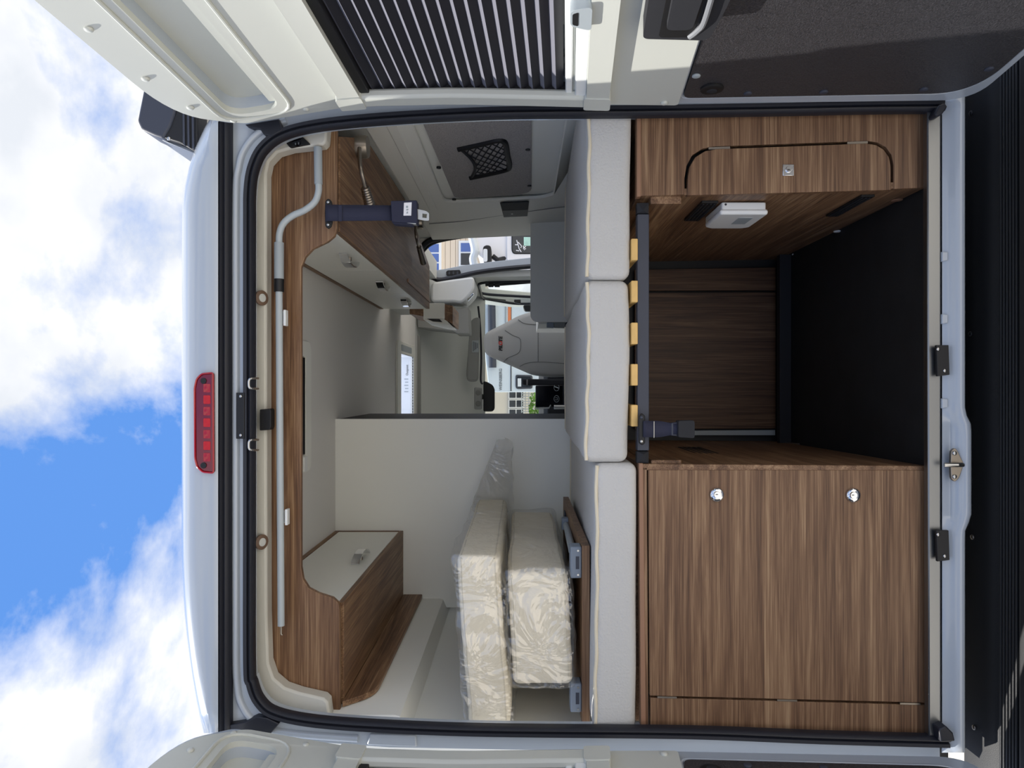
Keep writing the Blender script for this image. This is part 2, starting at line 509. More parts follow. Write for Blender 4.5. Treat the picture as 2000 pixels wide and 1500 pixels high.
pth = smooth([PX(x, y, X) for x, y, X in ((838, 437, .812), (900, 432, .825), (980, 420, .838), (1060, 409, .845), (1113, 403, .846))], 5)
part('seam', tube(nb(), pth, 0.0025, 6), 'cab_dark', wr, label='thin dark seam between wall mouldings')
for x, y in ((937, 428), (1000, 417)):
    part('screw_cap', disc(nb(), PX(x, y, 0.832), (-1, 0, 0), 0.006, 0.004, 12, dome=0.5), 'wall_white', wr)

# white partition of the washroom
DP = 2.93
yp = DP - D0
bm = nb(); box(bm, -0.905, -0.1275, yp, yp + 0.022, CZ + FLOOR, CZ + CEIL)
wb = solo('wall_back', bm, 'partition', 'plain white partition wall behind the wrapped cushions', 'wall', ang=0, kind='structure')
bm = nb(); box(bm, -0.16, -0.1285, yp + 0.022, 1.83, CZ + FLOOR, CZ + CEIL - 0.004)
part('edge_panel', bm, 'black', wb, label='black end face of the partition')
for x, y in ((660, 857), (661, 1025), (806, 1173)):
    part('screw_cap', disc(nb(), P(x, y, DP) + Vector((0, 0.001, 0)), (0, -1, 0), 0.015, 0.002, 16), 'partition', wb)
pth = [P(x, y, DP - 0.004) for x, y in ((824, 1181), (858, 1182), (866, 1186), (867, 1212), (872, 1217), (888, 1218))]
part('seam', tube(nb(), pth, 0.003, 6), 'seam', wb, label='thin grey cable line on the partition')

# ------------------------------------------------------------------ rear body frame, roof edge, sills

hole_pts = [(min(p.x, 1836), p.y) for p in seal_px]
outer = [(430, 195), (1200, 182), (1836.5, 188), (1836.5, 1476), (1200, 1466), (760, 1458), (430, 1435)]
bm = nb()
# C-shaped frame: outer contour then back along the seal
c = [(1836, 186), (1200, 180), (640, 186), (430, 215), (430, 1436), (760, 1460), (1200, 1468), (1836, 1480)] + list(reversed(hole_pts))
extrude(bm, [PF(x, y, 0.010) for x, y in c], (0, 0.05, 0))
fr = solo('trim_3', bm, 'paint', 'white painted body frame around the rear opening', 'trim', bevel=0.004, kind='structure')
# raised rounded bead of the gutter that follows the opening
gp = smooth([(700, 1441, 0), (560, 1430, 0), (505, 1412, 0), (476, 1380, 0), (464, 1330, 0), (462, 1200, 0), (462, 760, 0), (462, 400, 0), (467, 330, 0), (480, 290, 0), (510, 258, 0), (560, 236, 0)], 6)
part('bead', sweep(nb(), [PF(p.x, p.y, 0.012) for p in gp], [(-0.010, 0), (-0.007, -0.010), (0, -0.013), (0.007, -0.010), (0.010, 0)]), 'paint', fr, ang=60)
# black corner gussets
part('gusset', plateF([(478, 243), (545, 232), (552, 254), (530, 266), (514, 262), (508, 252), (490, 249)], -0.010, 0.03), 'rubber', fr, bevel=0.002)
part('gusset', plateF([(447, 1428), (447, 1416), (478, 1411), (500, 1400), (522, 1403), (545, 1414), (528, 1434)], -0.010, 0.03), 'rubber', fr, bevel=0.002)
part('panel', plateF([(722, 1434), (812, 1436), (814, 1460), (716, 1456)], 0.002, 0.02), 'paint', fr, bevel=0.004, label='small raised plate on the left body frame')
# black drip rail strip under the roof edge
bm = sweep(nb(), [PF(440, y, -0.002) for y in (212, 500, 800, 1100, 1436)], [(-0.016, 0.01), (-0.016, -0.012), (-0.006, -0.018), (0.0, -0.010), (0.006, -0.018), (0.016, -0.012), (0.016, 0.01)])
solo('trim_4', bm, 'rubber', 'black rubber strip along the roof edge above the opening', 'trim', ang=60, kind='structure')
# roof end
def crest(py):
    c = 355.0
    if py < 420:
        c += 26 * ((420 - py) / 130) ** 2
    if py > 1050:
        c += 42 * ((py - 1050) / 380) ** 2.2
    return c
rows = []
for i in range(33):
    py = 1432 - i * (1432 - 212) / 32
    c = crest(py)
    rows.append([PF(427, py, 0.004), PF(426, py, -0.022), PF(418, py, -0.026), PF(0.6 * 418 + 0.4 * c, py, -0.027), PF(c + 16, py, -0.024), PF(c + 6, py, -0.012), PF(c + 1.5, py, 0.008),
                 PF(c, py, 0.04), PF(c, py, 0.04) + Vector((0, 1.2, 0)), PF(c, py, 0.04) + Vector((0, 2.4, 0))])
    rows[-1][-2].z = rows[-1][-1].z = rows[-1][-3].z
bm = grid(nb(), rows)
ro = solo('trim_5', bm, 'paint', 'white rounded roof end above the opening', 'trim', ang=50, kind='structure')
m = ro.modifiers.new('thickness', 'SOLIDIFY'); m.thickness = 0.004; m.offset = -1
# painted sill with the bulge under the latch
bm = nb()
rows = []
ys = [186 + i * (1470 - 186) / 80 for i in range(81)]
for py in ys:
    u = max(0, 1 - abs(py - 920) / 120)
    e = min(1, u * 3.5); e = e * e * (3 - 2 * e)
    rows.append([PF(1838, py, 0.012), PF(1840, py, 0.004), PF(1856, py, -0.002 + 0.010 * e), PF(1864 + 6 * e, py, -0.010 + 0.004 * e), PF(1878 + 10 * e, py, -0.016), PF(1884 + 12 * e, py, -0.014), PF(1886 + 13 * e, py, 0.02)])
grid(bm, rows)
si = solo('trim_6', bm, 'paint', 'white painted sill with a bulge under the door latch', 'trim', ang=50, kind='structure')
m = si.modifiers.new('thickness', 'SOLIDIFY'); m.thickness = 0.004; m.offset = -1
for y in (501, 623, 700, 788):
    part('drain_slot', plateF([(1840, y - 10), (1852, y - 9), (1852, y + 8), (1840, y + 10)], -0.004, 0.012), 'paint', si, bevel=0.002)

# beige moulded trim above the opening
tr = [(640, 236), (590, 244), (548, 258), (510, 287), (492, 330), (486, 400), (486, 1290), (497, 1350), (530, 1390), (590, 1408), (640, 1414), (644, 1402), (640, 1372), (632, 1364),
      (584, 1353), (555, 1343), (534, 1325), (524, 1296), (521, 1200), (520, 800), (520, 338), (525, 315), (541, 298), (568, 290), (630, 283), (637, 276)]
tb = solo('trim_7', plateF(tr, 0.072, 0.045), 'trim_beige', 'cream moulded trim above the rear opening', 'trim', bevel=0.006, kind='structure')

# ------------------------------------------------------------------ black rubber door seal
prof = [(-0.016, -0.004), (-0.012, -0.013), (-0.004, -0.012), (-0.001, -0.006), (0.002, -0.013), (0.007, -0.018), (0.012, -0.013), (0.013, -0.004), (0.013, 0.008), (-0.016, 0.012)]
bm = sweep(nb(), [PF(p.x, p.y, 0.004) for p in seal_px], prof)
ds = solo('door_seal', bm, 'rubber', 'black rubber weather seal framing the rear opening', 'seal', ang=50)
for q in ([(1826, 222), (1834, 205), (1846, 201), (1851, 208), (1840, 224), (1830, 227)], [(1834, 1424), (1848, 1418), (1862, 1432), (1866, 1448), (1838, 1450)]):
    part('end_cap', plateF(q, -0.028, 0.045), 'rubber', ds, bevel=0.003)

# ------------------------------------------------------------------ stepped rear bumper
b0 = -1.112
bp = thing('rear_bumper', (-0.09, -0.12, 0.28), 'black ribbed plastic rear bumper below the white sill', 'bumper')
sec = [(0.03, b0), (-0.085, b0 - 0.002), (-0.10, b0 - 0.008), (-0.165, b0 - 0.008), (-0.175, b0 + 0.004), (-0.22, b0 + 0.002), (-0.26, b0 - 0.02), (-0.275, b0 - 0.07), (-0.27, -1.26), (0.03, -1.26)]
bm = extrude(nb(), [V(-0.98, y, zz) for y, zz in sec], (1.78, 0, 0))
part('body', bm, 'bumper_black', bp, bevel=0.004)
for i in range(6):
    y = -0.105 - i * 0.0105
    bm = nb(); rbox(bm, V(-0.93, y - 0.0032, b0 - 0.011), V(0.74, y + 0.0032, b0 - 0.001), 0.002, (1, 1, 1))
    part('rib', bm, 'bumper_black', bp)
for px, py in ((1896, 652), (1900, 1049), (1897, 221), (1903, 1421)):
    c = PZ(px, py, b0)
    part('screw', disc(nb(), c, (0, 0, 1), 0.006, 0.004, 12, dome=0.5), 'black' if py < 700 else 'nickel', bp)

# ------------------------------------------------------------------ awning on the roof side
aw = thing('roof_awning', P(384, 240, 1.92), 'black end of the rolled awning case on the roof edge', 'awning')
cap = [(285, 150), (272, 215), (268, 236), (276, 253), (300, 264), (318, 270), (332, 247), (341, 222), (346, 190), (340, 150)]
part('end_cap', plateP(cap, 1.90, 0.10, r=0.006), 'steel_blue', aw, bevel=0.006)
part('bracket', plateP([(318, 268), (332, 247), (342, 222), (348, 190), (386, 190), (386, 299), (368, 288), (350, 278)], 1.905, 0.06), 'black', aw, bevel=0.003)
for k in range(3):
    y = 1.9005
    part('bracket_rib', plateP([(356 + k * 9, 215), (360 + k * 9, 215), (361 + k * 9, 284 + 4 * k), (357 + k * 9, 282 + 4 * k)], 1.900, 0.01), 'steel_blue', aw, bevel=0.001)
part('case', plateP([(290, 158), (277, 215), (273, 236), (280, 250), (300, 260), (318, 267), (345, 222), (340, 158)], 2.0, 3.2, r=0.008), 'alu', aw, bevel=0.004)
part('lower_profile', plateP([(318, 266), (385, 297), (388, 303), (322, 276), (300, 266)], 1.93, 3.2), 'alu', aw, bevel=0.001)
part('screw', disc(nb(), P(330, 271, 1.903), (0, -1, 0), 0.005, 0.004, 10, dome=0.5), 'steel', aw)

# ------------------------------------------------------------------ third brake light
bl = thing('brake_light', PF(417, 826, -0.05), 'long red high brake light on the white roof end', 'light')
o = [(380, 758), (384, 740), (394, 730), (416, 728), (417, 924), (396, 922), (385, 912), (381, 896)]
part('lens', plateF(o, -0.036, 0.02, r=0.006), 'red_dark', bl, bevel=0.006)
for k in range(7):
    y = 758 + k * 22.5
    bm = nb(); c = PF(404, y, -0.037); rbox(bm, c - Vector((0.011, 0.0005, 0.009)), c + Vector((0.011, 0.004, 0.009)), 0.003, (1, 1, 1))
    part('reflector', bm, 'red_bright' if k % 2 else 'red_lens', bl)
part('lens_rim', tube(nb(), rnd([PF(x, y, -0.036) for x, y in o], 0.006), 0.0022, 8, closed=True), 'red_lens', bl)
for y in (744, 909):
    part('screw', disc(nb(), PF(398, y, -0.036), (0, -1, 0), 0.0075, 0.003, 14), 'black', bl)

# ------------------------------------------------------------------ ironmongery on the rear frame
for y, lab in ((704, 'black two-screw plate on the sill opposite the open garage floor'), (1066, 'black two-screw plate on the sill in front of the wide wooden door')):
    t = thing('sill_plate', PF(1856, y, -0.02), lab, 'plate', 'black plates on the sill')
    part('plate', plateF([(1829, y - 30), (1853, y - 30), (1855, y + 28), (1831, y + 31)], -0.018, 0.008), 'black', t, bevel=0.001)
    for q in ((1832, y - 22), (1845, y + 20)):
        part('screw', disc(nb(), PF(q[0], q[1], -0.018), (0, -1, 0), 0.0045, 0.003, 12, dome=0.6), 'steel', t)
t = thing('door_striker', PF(1872, 908, -0.02), 'steel door striker in the bulge of the white sill', 'striker')
part('plate', plateF([(1858, 880), (1866, 874), (1872, 884), (1883, 906), (1874, 932), (1866, 942), (1858, 936), (1857, 908)], -0.018, 0.008, r=0.006), 'nickel', t, bevel=0.001)
part('pin', tube(nb(), [PF(1844, 908, -0.024), PF(1870, 908, -0.028), PF(1880, 908, -0.018)], 0.0055, 10), 'steel', t)
for y in (885, 931):
    part('rivet', disc(nb(), PF(1864, y, -0.018), (0, -1, 0), 0.0055, 0.004, 12, dome=0.7), 'steel', t)
for y, lab in ((749, 'steel loop striker on the upper frame nearer the wall cabinet'), (869, 'steel loop striker on the upper frame nearer the wrapped cushions')):
    pth = smooth([PF(504, y - 10, 0.03), PF(492, y - 10, -0.02), PF(487, y - 7, -0.026), PF(486, y, -0.027), PF(487, y + 7, -0.026), PF(492, y + 10, -0.02), PF(504, y + 10, 0.03)], 4)
    solo('loop_striker', tube(nb(), pth, 0.0032, 8), 'steel', lab, 'striker', group='loop strikers on the upper frame')
t = thing('header_plate', PF(477, 812, -0.01), 'black steel plate on the body frame under the brake light', 'plate')
part('plate', plateF([(461, 767), (477, 767), (477, 857), (461, 857)], -0.012, 0.02), 'black', t, bevel=0.001)
for y in (774, 850):
    part('screw', disc(nb(), PF(470, y, -0.012), (0, -1, 0), 0.004, 0.003, 10, dome=0.6), 'steel', t)
bm = plateF([(507, 800), (527, 798), (529, 802), (529, 834), (526, 840), (507, 841)], 0.045, 0.03, r=0.003)
solo('latch_cover', bm, 'black', 'small black plastic latch cover on the cream trim', 'cover', bevel=0.002)
for y, lab in ((583, 'small recessed spotlight in the cream trim nearer the wall cabinet'), (1057, 'small recessed spotlight in the cream trim nearer the left cabinet')):
    t = thing('spotlight', PF(515, y, 0.04), lab, 'light', 'spotlights in the cream trim')
    a = PF(512, y, 0.074); bm = nb(); ax = Vector((0, -0.6, -1)).normalized(); a = a + Vector((0, -0.009, 0)); disc(bm, a, ax, 0.020, 0.006, 24)
    part('ring', bm, 'ring_brown', t)
    part('lens', disc(nb(), a + ax * 0.0055, ax, 0.011, 0.0022, 20, dome=0.4), 'cab_grey', t)
t = thing('socket', PF(577, 282, 0.04), 'black double charging socket in the cream corner trim', 'socket')
part('plate', plateF([(553, 272), (590, 266), (606, 281), (566, 288)], 0.066, 0.01, r=0.004), 'black', t, bevel=0.001)
for x, y in ((577, 281), (583, 280)):
    part('port', plateF([(x - 1, y - 2), (x + 1, y - 2), (x + 1, y + 2), (x - 1, y + 2)], 0.063, 0.004), 'steel', t)
bm = nb(); disc(bm, PF(580, 277, 0.066), (0, -1, 0), 0.012, 0.001, 16); part('socket_ring', bm, 'black_gloss', t)

# ================================================================== REAR DOORS
XC2 = -0.19           # twice the centre line of the van
XT = [(-1.15, 0.672), (-0.30, 0.686), (0.15, 0.708), (0.40, 0.709), (0.55, 0.692), (0.76, 0.657), (0.90, 0.632)]
def Xh(t):
    for (a, xa), (b, xb) in zip(XT, XT[1:]):
        if t <= b:
            u = max(0, (t - a) / (b - a)); return xa + (xb - xa) * u
    return XT[-1][1]
def make_door(side):
    def q(s, t, n=0.0):
        x = Xh(t) + 0.084 * s - n
        y = LEAN * (t + 0.15) - 0.03 - s
        zz = t + 0.0656 * s
        return V(x if side > 0 else XC2 - x, y, zz)
    def slab(pts, n0, n1, holes=()):
        """outline in door coordinates, between the depths n0 and n1; split at bends by the outline itself"""
        bm = nb()
        loops = [list(pts)] + [list(h) for h in holes]
        flat = [p for l in loops for p in l]; n = len(flat)
        tri = tessellate_polygon([[Vector((s, t, 0)) for s, t in l] for l in loops])
        vs = [q(s, t, n0) for s, t in flat] + [q(s, t, n1) for s, t in flat]
        fs = [tuple(x) for x in tri] + [tuple(i + n for i in reversed(x)) for x in tri]
        k = 0
        for l in loops:
            m = len(l)
            for i in range(m):
                a, b = k + i, k + (i + 1) % m
                fs.append((b, a, a + n, b + n))
            k += m
        return add_faces(bm, vs, fs)
    def rr(pts, r, seg=5):
        return [(p.x, p.y) for p in rnd([Vector((s, t, 0)) for s, t in pts], r, seg)]
    def strip(s0, s1, t0, t1, step=0.08):
        """rectangle with extra points on the upright edges so that it can bend"""
        k = max(1, int(abs(t1 - t0) / step))
        return [(s0, t0 + (t1 - t0) * i / k) for i in range(k + 1)] + [(s1, t1 - (t1 - t0) * i / k) for i in range(k + 1)]
    name = 'door_1' if side > 0 else 'door_2'
    lab = 'open right rear door with black ribbed window blind and pull handle' if side > 0 else 'open left rear door seen at the frame edge beside the wooden cabinet'
    d = thing(name, q(0.35, -1.08), lab, 'door', kind='structure')
    Wd = 0.78
    # painted shell
    shell = rr([(0.0, 0.72), (0.0, 0.40), (0.0, 0.15), (0.0, -0.3), (0.004, -1.056), (Wd, -1.056), (Wd, -0.3), (Wd, 0.15), (Wd, 0.4), (Wd, 0.55), (Wd, 0.828), (0.10, 0.828)],
               [0.02, 0, 0, 0, 0.08, 0.06, 0, 0, 0, 0, 0.08, 0.16], 8)
    win = [(0.072, 0.385), (Wd - 0.055, 0.385), (Wd - 0.055, -0.125), (0.072, -0.125)]
    pkh = rr([(0.062, 0.700), (Wd - 0.06, 0.700), (Wd - 0.06, 0.575), (0.055, 0.575)], 0.045)
    part('shell', slab(shell, -0.055, 0.0, [win, pkh]), 'paint', d, bevel=0.006)
    # cream inner lining above the black panel, with openings for window and pocket
    lining = rr([(0.014, 0.68), (0.014, 0.40), (0.014, 0.15), (0.022, -0.374), (Wd - 0.01, -0.374), (Wd - 0.01, 0.15), (Wd - 0.01, 0.4), (Wd - 0.01, 0.55), (Wd - 0.012, 0.816), (0.11, 0.816)],
                [0.02, 0, 0, 0.01, 0.01, 0, 0, 0, 0.08, 0.16], 8)
    pocket = rr([(0.062, 0.700), (Wd - 0.06, 0.700), (Wd - 0.06, 0.575), (0.055, 0.575)], 0.045)
    part('lining', slab(lining, 0.0, 0.014, [win, pocket]), 'trim_white', d, bevel=0.004)
    part('pocket_floor', slab(rr([(0.05, 0.71), (Wd - 0.05, 0.71), (Wd - 0.05, 0.56), (0.045, 0.56)], 0.04), -0.05, -0.026), 'trim_white', d)
    part('pocket_ledge', slab(rr([(0.075, 0.598), (Wd - 0.07, 0.598), (Wd - 0.07, 0.575), (0.07, 0.575)], 0.005), -0.026, 0.004), 'trim_white', d, bevel=0.002)
    ring_o = rr([(0.040, 0.722), (Wd - 0.04, 0.722), (Wd - 0.04, 0.549), (0.033, 0.549)], 0.06)
    ring_path = [q(s, t, 0.015) for s, t in ring_o]
    part('pocket_rim', tube(nb(), ring_path, 0.0045, 8, closed=True), 'trim_white', d)
    # window surround
    out_w = rr([(0.016, 0.435), (Wd - 0.02, 0.435), (Wd - 0.02, -0.212), (0.003, -0.212)], 0.02)
    hole = [(0.070, 0.383), (Wd - 0.07, 0.383), (Wd - 0.07, -0.160), (0.047, -0.160)]
    hole2 = [(0.045, 0.372), (Wd - 0.065, 0.372), (Wd - 0.065, -0.160), (0.018, -0.160)]
    for nm, a, b, c, e in (('upper', (0.041, 0.425), (Wd - 0.02, 0.425), (Wd - 0.05, 0.374), (0.088, 0.374)), ('lower', (0.044, -0.156), (Wd - 0.05, -0.156), (Wd - 0.03, -0.208), (0.044, -0.208)),
                           ('hinge', (0.042, 0.425), (0.088, 0.376), (0.088, -0.156), (0.042, -0.208)), ('free', (Wd - 0.012, 0.44), (Wd - 0.052, 0.385), (Wd - 0.052, -0.160), (Wd - 0.012, -0.212))):
        k = 8
        if nm in ('upper', 'lower'):
            pts = rr([a, b, c, e], 0.004)
        else:
            pts = [(a[0] + (e[0] - a[0]) * i / k, a[1] + (e[1] - a[1]) * i / k) for i in range(k + 1)] + [(c[0] + (b[0] - c[0]) * i / k, c[1] + (b[1] - c[1]) * i / k) for i in range(k + 1)]
        part('window_rail', slab(pts, 0.010, 0.034), 'trim_white', d, bevel=0.007)
    for s, t in ((0.065, 0.401), (0.065, -0.182)):
        part('corner_joint', slab(rr([(s - 0.026, t + 0.032), (s + 0.028, t + 0.032), (s + 0.028, t - 0.030), (s - 0.026, t - 0.030)], 0.008), 0.012, 0.037), 'trim_white', d, bevel=0.007)
    # tinted pane, blind frame and pleats
    part('pane', slab(strip(0.05, Wd - 0.05, 0.40, -0.14), -0.03, -0.026), 'tinted', d)
    part('blind_frame', slab([(0.062, 0.378), (Wd - 0.05, 0.378), (Wd - 0.05, 0.352), (0.062, 0.352)], -0.01, 0.022), 'black', d, bevel=0.002)
    part('blind_frame', slab(strip(0.060, 0.080, 0.378, -0.156), -0.01, 0.020), 'black', d, bevel=0.002)
    part('blind_frame', slab(strip(Wd - 0.065, Wd - 0.045, 0.386, -0.16), -0.01, 0.020), 'black', d, bevel=0.002)
    npl = 17
    for i in range(npl):
        t1 = 0.354 - i * (0.458 / npl); t0 = t1 - 0.458 / npl; tm = t1 - 0.36 * (t1 - t0)
        s0, s1 = 0.074, Wd - 0.055
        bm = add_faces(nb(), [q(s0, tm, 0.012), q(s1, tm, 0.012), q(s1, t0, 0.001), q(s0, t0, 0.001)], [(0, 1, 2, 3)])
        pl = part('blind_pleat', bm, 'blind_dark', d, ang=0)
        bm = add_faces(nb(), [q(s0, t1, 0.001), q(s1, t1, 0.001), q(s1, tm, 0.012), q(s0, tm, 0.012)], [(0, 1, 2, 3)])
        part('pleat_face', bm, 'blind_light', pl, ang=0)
    for t0, t1, n1 in ((-0.108, -0.124, 0.020), (-0.130, -0.157, 0.026)):
        part('blind_bar', slab([(0.068, t0), (Wd - 0.055, t0), (Wd - 0.055, t1), (0.068, t1)], 0.0, n1), 'white_plastic', d, bevel=0.003)
    cl = part('blind_catch', slab(rr([(0.386, -0.118), (0.434, -0.118), (0.446, -0.158), (0.372, -0.158)], 0.012), 0.022, 0.044), 'grip_grey', d, bevel=0.005, label='grey plastic blind catch')
    part('catch_slot', slab(rr([(0.392, -0.122), (0.424, -0.122), (0.430, -0.133), (0.388, -0.133)], 0.004), 0.043, 0.0448), 'black', cl)
    # black grained lower panel with screws
    pan = rr([(0.046, -0.382), (Wd - 0.02, -0.382), (Wd - 0.02, -1.0), (Wd - 0.06, -1.030), (0.115, -1.030), (0.055, -0.985)], [0.02, 0.02, 0.03, 0.03, 0.05, 0.05])
    part('lower_panel', slab(pan, -0.004, 0.009), 'grain_black', d, bevel=0.002, label='black grained lower door panel')
    pth = [q(s, t, 0.002) for s, t in rr([(0.038, -0.376), (Wd - 0.012, -0.376), (Wd - 0.012, -1.01), (Wd - 0.06, -1.037), (0.11, -1.037), (0.046, -0.992)], [0.02, 0.02, 0.03, 0.03, 0.05, 0.05])]
    part('panel_edge', tube(nb(), pth, 0.005, 8, closed=True), 'paint', d)
    wn = Vector((-1 if side > 0 else 1, 0, 0))
    for s, t, m in ((0.146, -0.395, 'grip_grey'), (0.066, -0.526, 'steel_blue'), (0.069, -0.695, 'steel_blue'), (0.076, -0.912, 'steel_blue'), (0.160, -1.005, 'steel_blue'), (0.55, -0.45, 'steel_blue'), (0.45, -1.005, 'steel_blue')):
        part('screw', disc(nb(), q(s, t, 0.008), wn, 0.0095, 0.005, 16, dome=0.5), m, d)
    bt = part('rubber_plug', disc(nb(), q(0.090, -0.440, 0.008), wn, 0.026, 0.008, 24, dome=0.5), 'black', d)
    part('plug_centre', disc(nb(), q(0.090, -0.440, 0.014), wn, 0.012, 0.004, 18, dome=0.5), 'black_soft', bt)
    for s, t in ((0.132, 0.762), (0.042, 0.702), (0.032, 0.525), (0.036, -0.340), (0.27, 0.785), (0.45, 0.785), (0.60, -0.33)):
        part('fixing_cap', disc(nb(), q(s, t, 0.013), wn, 0.0085, 0.007, 14, dome=0.7), 'trim_white', d)
    if side > 0:
        h = part('handle', slab(rr([(0.360, -0.256), (0.72, -0.250), (0.72, -0.39), (0.47, -0.395), (0.353, -0.382)], [0.012, 0.02, 0.02, 0.02, 0.02]), 0.012, 0.050), 'black_soft', d, bevel=0.008, label='black pull handle housing')
        part('grip_recess', slab(rr([(0.367, -0.285), (0.60, -0.282), (0.60, -0.352), (0.367, -0.348)], 0.01), 0.048, 0.0512), 'black', h)
        part('grip_flap', slab(rr([(0.405, -0.294), (0.60, -0.290), (0.60, -0.346), (0.405, -0.342)], 0.014), 0.050, 0.060), 'black_soft', h, bevel=0.004)
        part('grip_edge', tube(nb(), smooth([q(0.369, -0.343, 0.051), q(0.395, -0.354, 0.054), q(0.43, -0.360, 0.056), q(0.56, -0.358, 0.056)], 5), 0.0055, 8), 'handle_edge', h)
    return d
make_door(1)
make_door(-1)

# ================================================================== FURNITURE
# ------------------------------------------------------------------ wooden header panel
hp = [(512, 290), (512, 1340), (560, 1380), (620, 1398), (664, 1400), (663, 1190), (661, 1178), (650, 1168), (622, 1159), (603, 1149), (592, 1132), (588, 1108), (588, 522), (596, 502), (611, 486), (640, 472),
      (653, 461), (658, 446), (658, 232), (600, 240), (550, 255)]
bm = plateF(hp, 0.118, 0.016)
hd = solo('wooden_header', bm, 'wood_x', 'brown wood-grain header panel spanning the top of the rear opening', 'panel', bevel=0.002)

# ------------------------------------------------------------------ overhead cabinets
DH = 1.90
ZU = 363 * DH / F
XR = 313 * DH / F
YR1 = 3.85 - D0
y0 = 0.192
oc = thing('overhead_cabinet', (XR, 0.14, CZ + ZU), 'long overhead cabinet with three chrome handles below the ceiling right side', 'cabinet')
und = [(XR, y0), (XR, YR1), (0.66, YR1), (0.808, 1.35), (0.800, 0.52), (0.760, 0.40), (0.690, y0)]
bm = extrude(nb(), [V(x, y, ZU) for x, y in und], (0, 0, 0.016))
part('base_board', bm, 'wood_y', oc, bevel=0.0015)
bm = extrude(nb(), [V(XR + 0.018, YR1 - 0.016, ZU + 0.016), V(XR + 0.018, YR1 - 0.016, CEIL - 0.003), V(0.72, YR1 - 0.016, CEIL - 0.003), V(0.66, YR1 - 0.016, ZU + 0.016)], (0, 0.016, 0))
part('end_panel', bm, 'cabinet_white', oc)
bm = nb(); box(bm, XR + 0.035, XR + 0.05, 1.35, YR1, CZ + ZU - 0.004, CZ + ZU)
part('edge_strip', bm, 'edge_band', oc)
dl = (YR1 - y0) / 3
for k in range(3):
    a = y0 + k * dl + 0.0015; b = y0 + (k + 1) * dl - 0.0015
    bm = nb(); box(bm, XR, XR + 0.018, a, b, CZ + ZU + 0.018, CZ + CEIL - 0.022)
    dr = part('door', bm, 'cabinet_white', oc, bevel=0.0015)
    yc = (2.33, 2.90, 3.48)[k] - D0
    zc = CZ + ZU + 0.066
    arc = [Vector((XR - 0.003 - 0.026 * math.sin(math.pi * i / 14) ** 0.7, yc - 0.085 + 0.17 * i / 14, zc)) for i in range(15)]
    bm = sweep(nb(), arc, [(-0.0025, -0.014), (-0.0025, 0.014), (0.0025, 0.014), (0.0025, -0.014)], (0, 0, 1))
    h = part('handle', bm, 'chrome', dr, ang=60)
    part('handle_latch', disc(nb(), (XR + 0.001, yc, zc), (-1, 0, 0), 0.007, 0.012, 14), 'nickel', h)
bm = nb(); box(bm, XR - 0.001, XR + 0.016, y0, YR1, CZ + CEIL - 0.020, CZ + CEIL - 0.002)
part('top_rail', bm, 'wood_y', oc)

XL = -429 * DH / F
ZL = 355 * DH / F
lc = thing('overhead_cabinet', (XL, 0.14, CZ + ZL), 'short overhead cabinet with one chrome handle above the wrapped cushions', 'cabinet')
bm = nb(); box(bm, -0.866, XL, y0, yp - 0.001, CZ + ZL, CZ + ZL + 0.016)
part('base_board', bm, 'wood_y', lc, bevel=0.0015)
bm = nb(); box(bm, XL - 0.018, XL - 0.002, y0 + 0.002, yp - 0.016, CZ + ZL + 0.018, CZ + CEIL - 0.018)
dr = part('door', bm, 'cabinet_white', lc, bevel=0.0015)
bm = nb(); box(bm, XL - 0.018, XL, yp - 0.014, yp - 0.001, CZ + ZL + 0.016, CZ + CEIL - 0.001)
part('stile', bm, 'wood_z', lc)
bm = nb(); box(bm, XL - 0.018, XL, y0, yp - 0.014, CZ + CEIL - 0.016, CZ + CEIL - 0.001)
part('top_rail', bm, 'wood_y', lc)
c = PX(705, 1092, XL)
arc = [Vector((XL + 0.003 + 0.026 * math.sin(math.pi * i / 14) ** 0.7, c.y - 0.085 + 0.17 * i / 14, c.z)) for i in range(15)]
h = part('handle', sweep(nb(), arc, [(-0.0025, -0.014), (-0.0025, 0.014), (0.0025, 0.014), (0.0025, -0.014)], (0, 0, 1)), 'chrome', dr, ang=60)
part('handle_latch', disc(nb(), (XL - 0.004, c.y, c.z), (1, 0, 0), 0.007, 0.012, 14), 'nickel', h)
sh = rnd([V(-0.866, 0.17, ZL - 0.001), V(-0.866, yp - 0.002, ZL - 0.001), V(-0.866, yp - 0.002, 0.408), V(-0.866, 0.24, 0.408)], [0, 0, 0.004, 0.05])
part('wall_strip', extrude(nb(), sh, (0.016, 0, 0)), 'wood_y', lc, bevel=0.0015)

# ------------------------------------------------------------------ awning crank on the header panel
DK = 1.875
ck = thing('awning_crank', P(548, 1222, DK), 'long silver awning crank rod clipped along the wooden header', 'crank')
part('grip', tube(nb(), [P(621, 288, DK), P(622, 360, DK)], 0.0108, 16), 'grip_grey', ck)
part('crank_bend', tube(nb(), smooth([P(x, y, DK) for x, y in ((622, 356), (622, 374), (615, 394), (596, 410), (572, 421), (554, 436), (546, 456), (545, 482))], 6), 0.0088, 12), 'rod', ck)
part('grip', tube(nb(), [P(545, 474, DK), P(545, 547, DK)], 0.0125, 16), 'grip_grey', ck)
part('collar', tube(nb(), [P(545, 545, DK), P(545, 570, DK)], 0.0128, 16), 'black', ck)
part('rod', tube(nb(), [P(545, 568, DK), P(549, 1222, DK)], 0.0092, 14), 'rod', ck)
part('hook', tube(nb(), [P(549, 1220, DK), P(549, 1238, DK), P(552, 1240, DK)], 0.003, 8), 'nickel', ck)
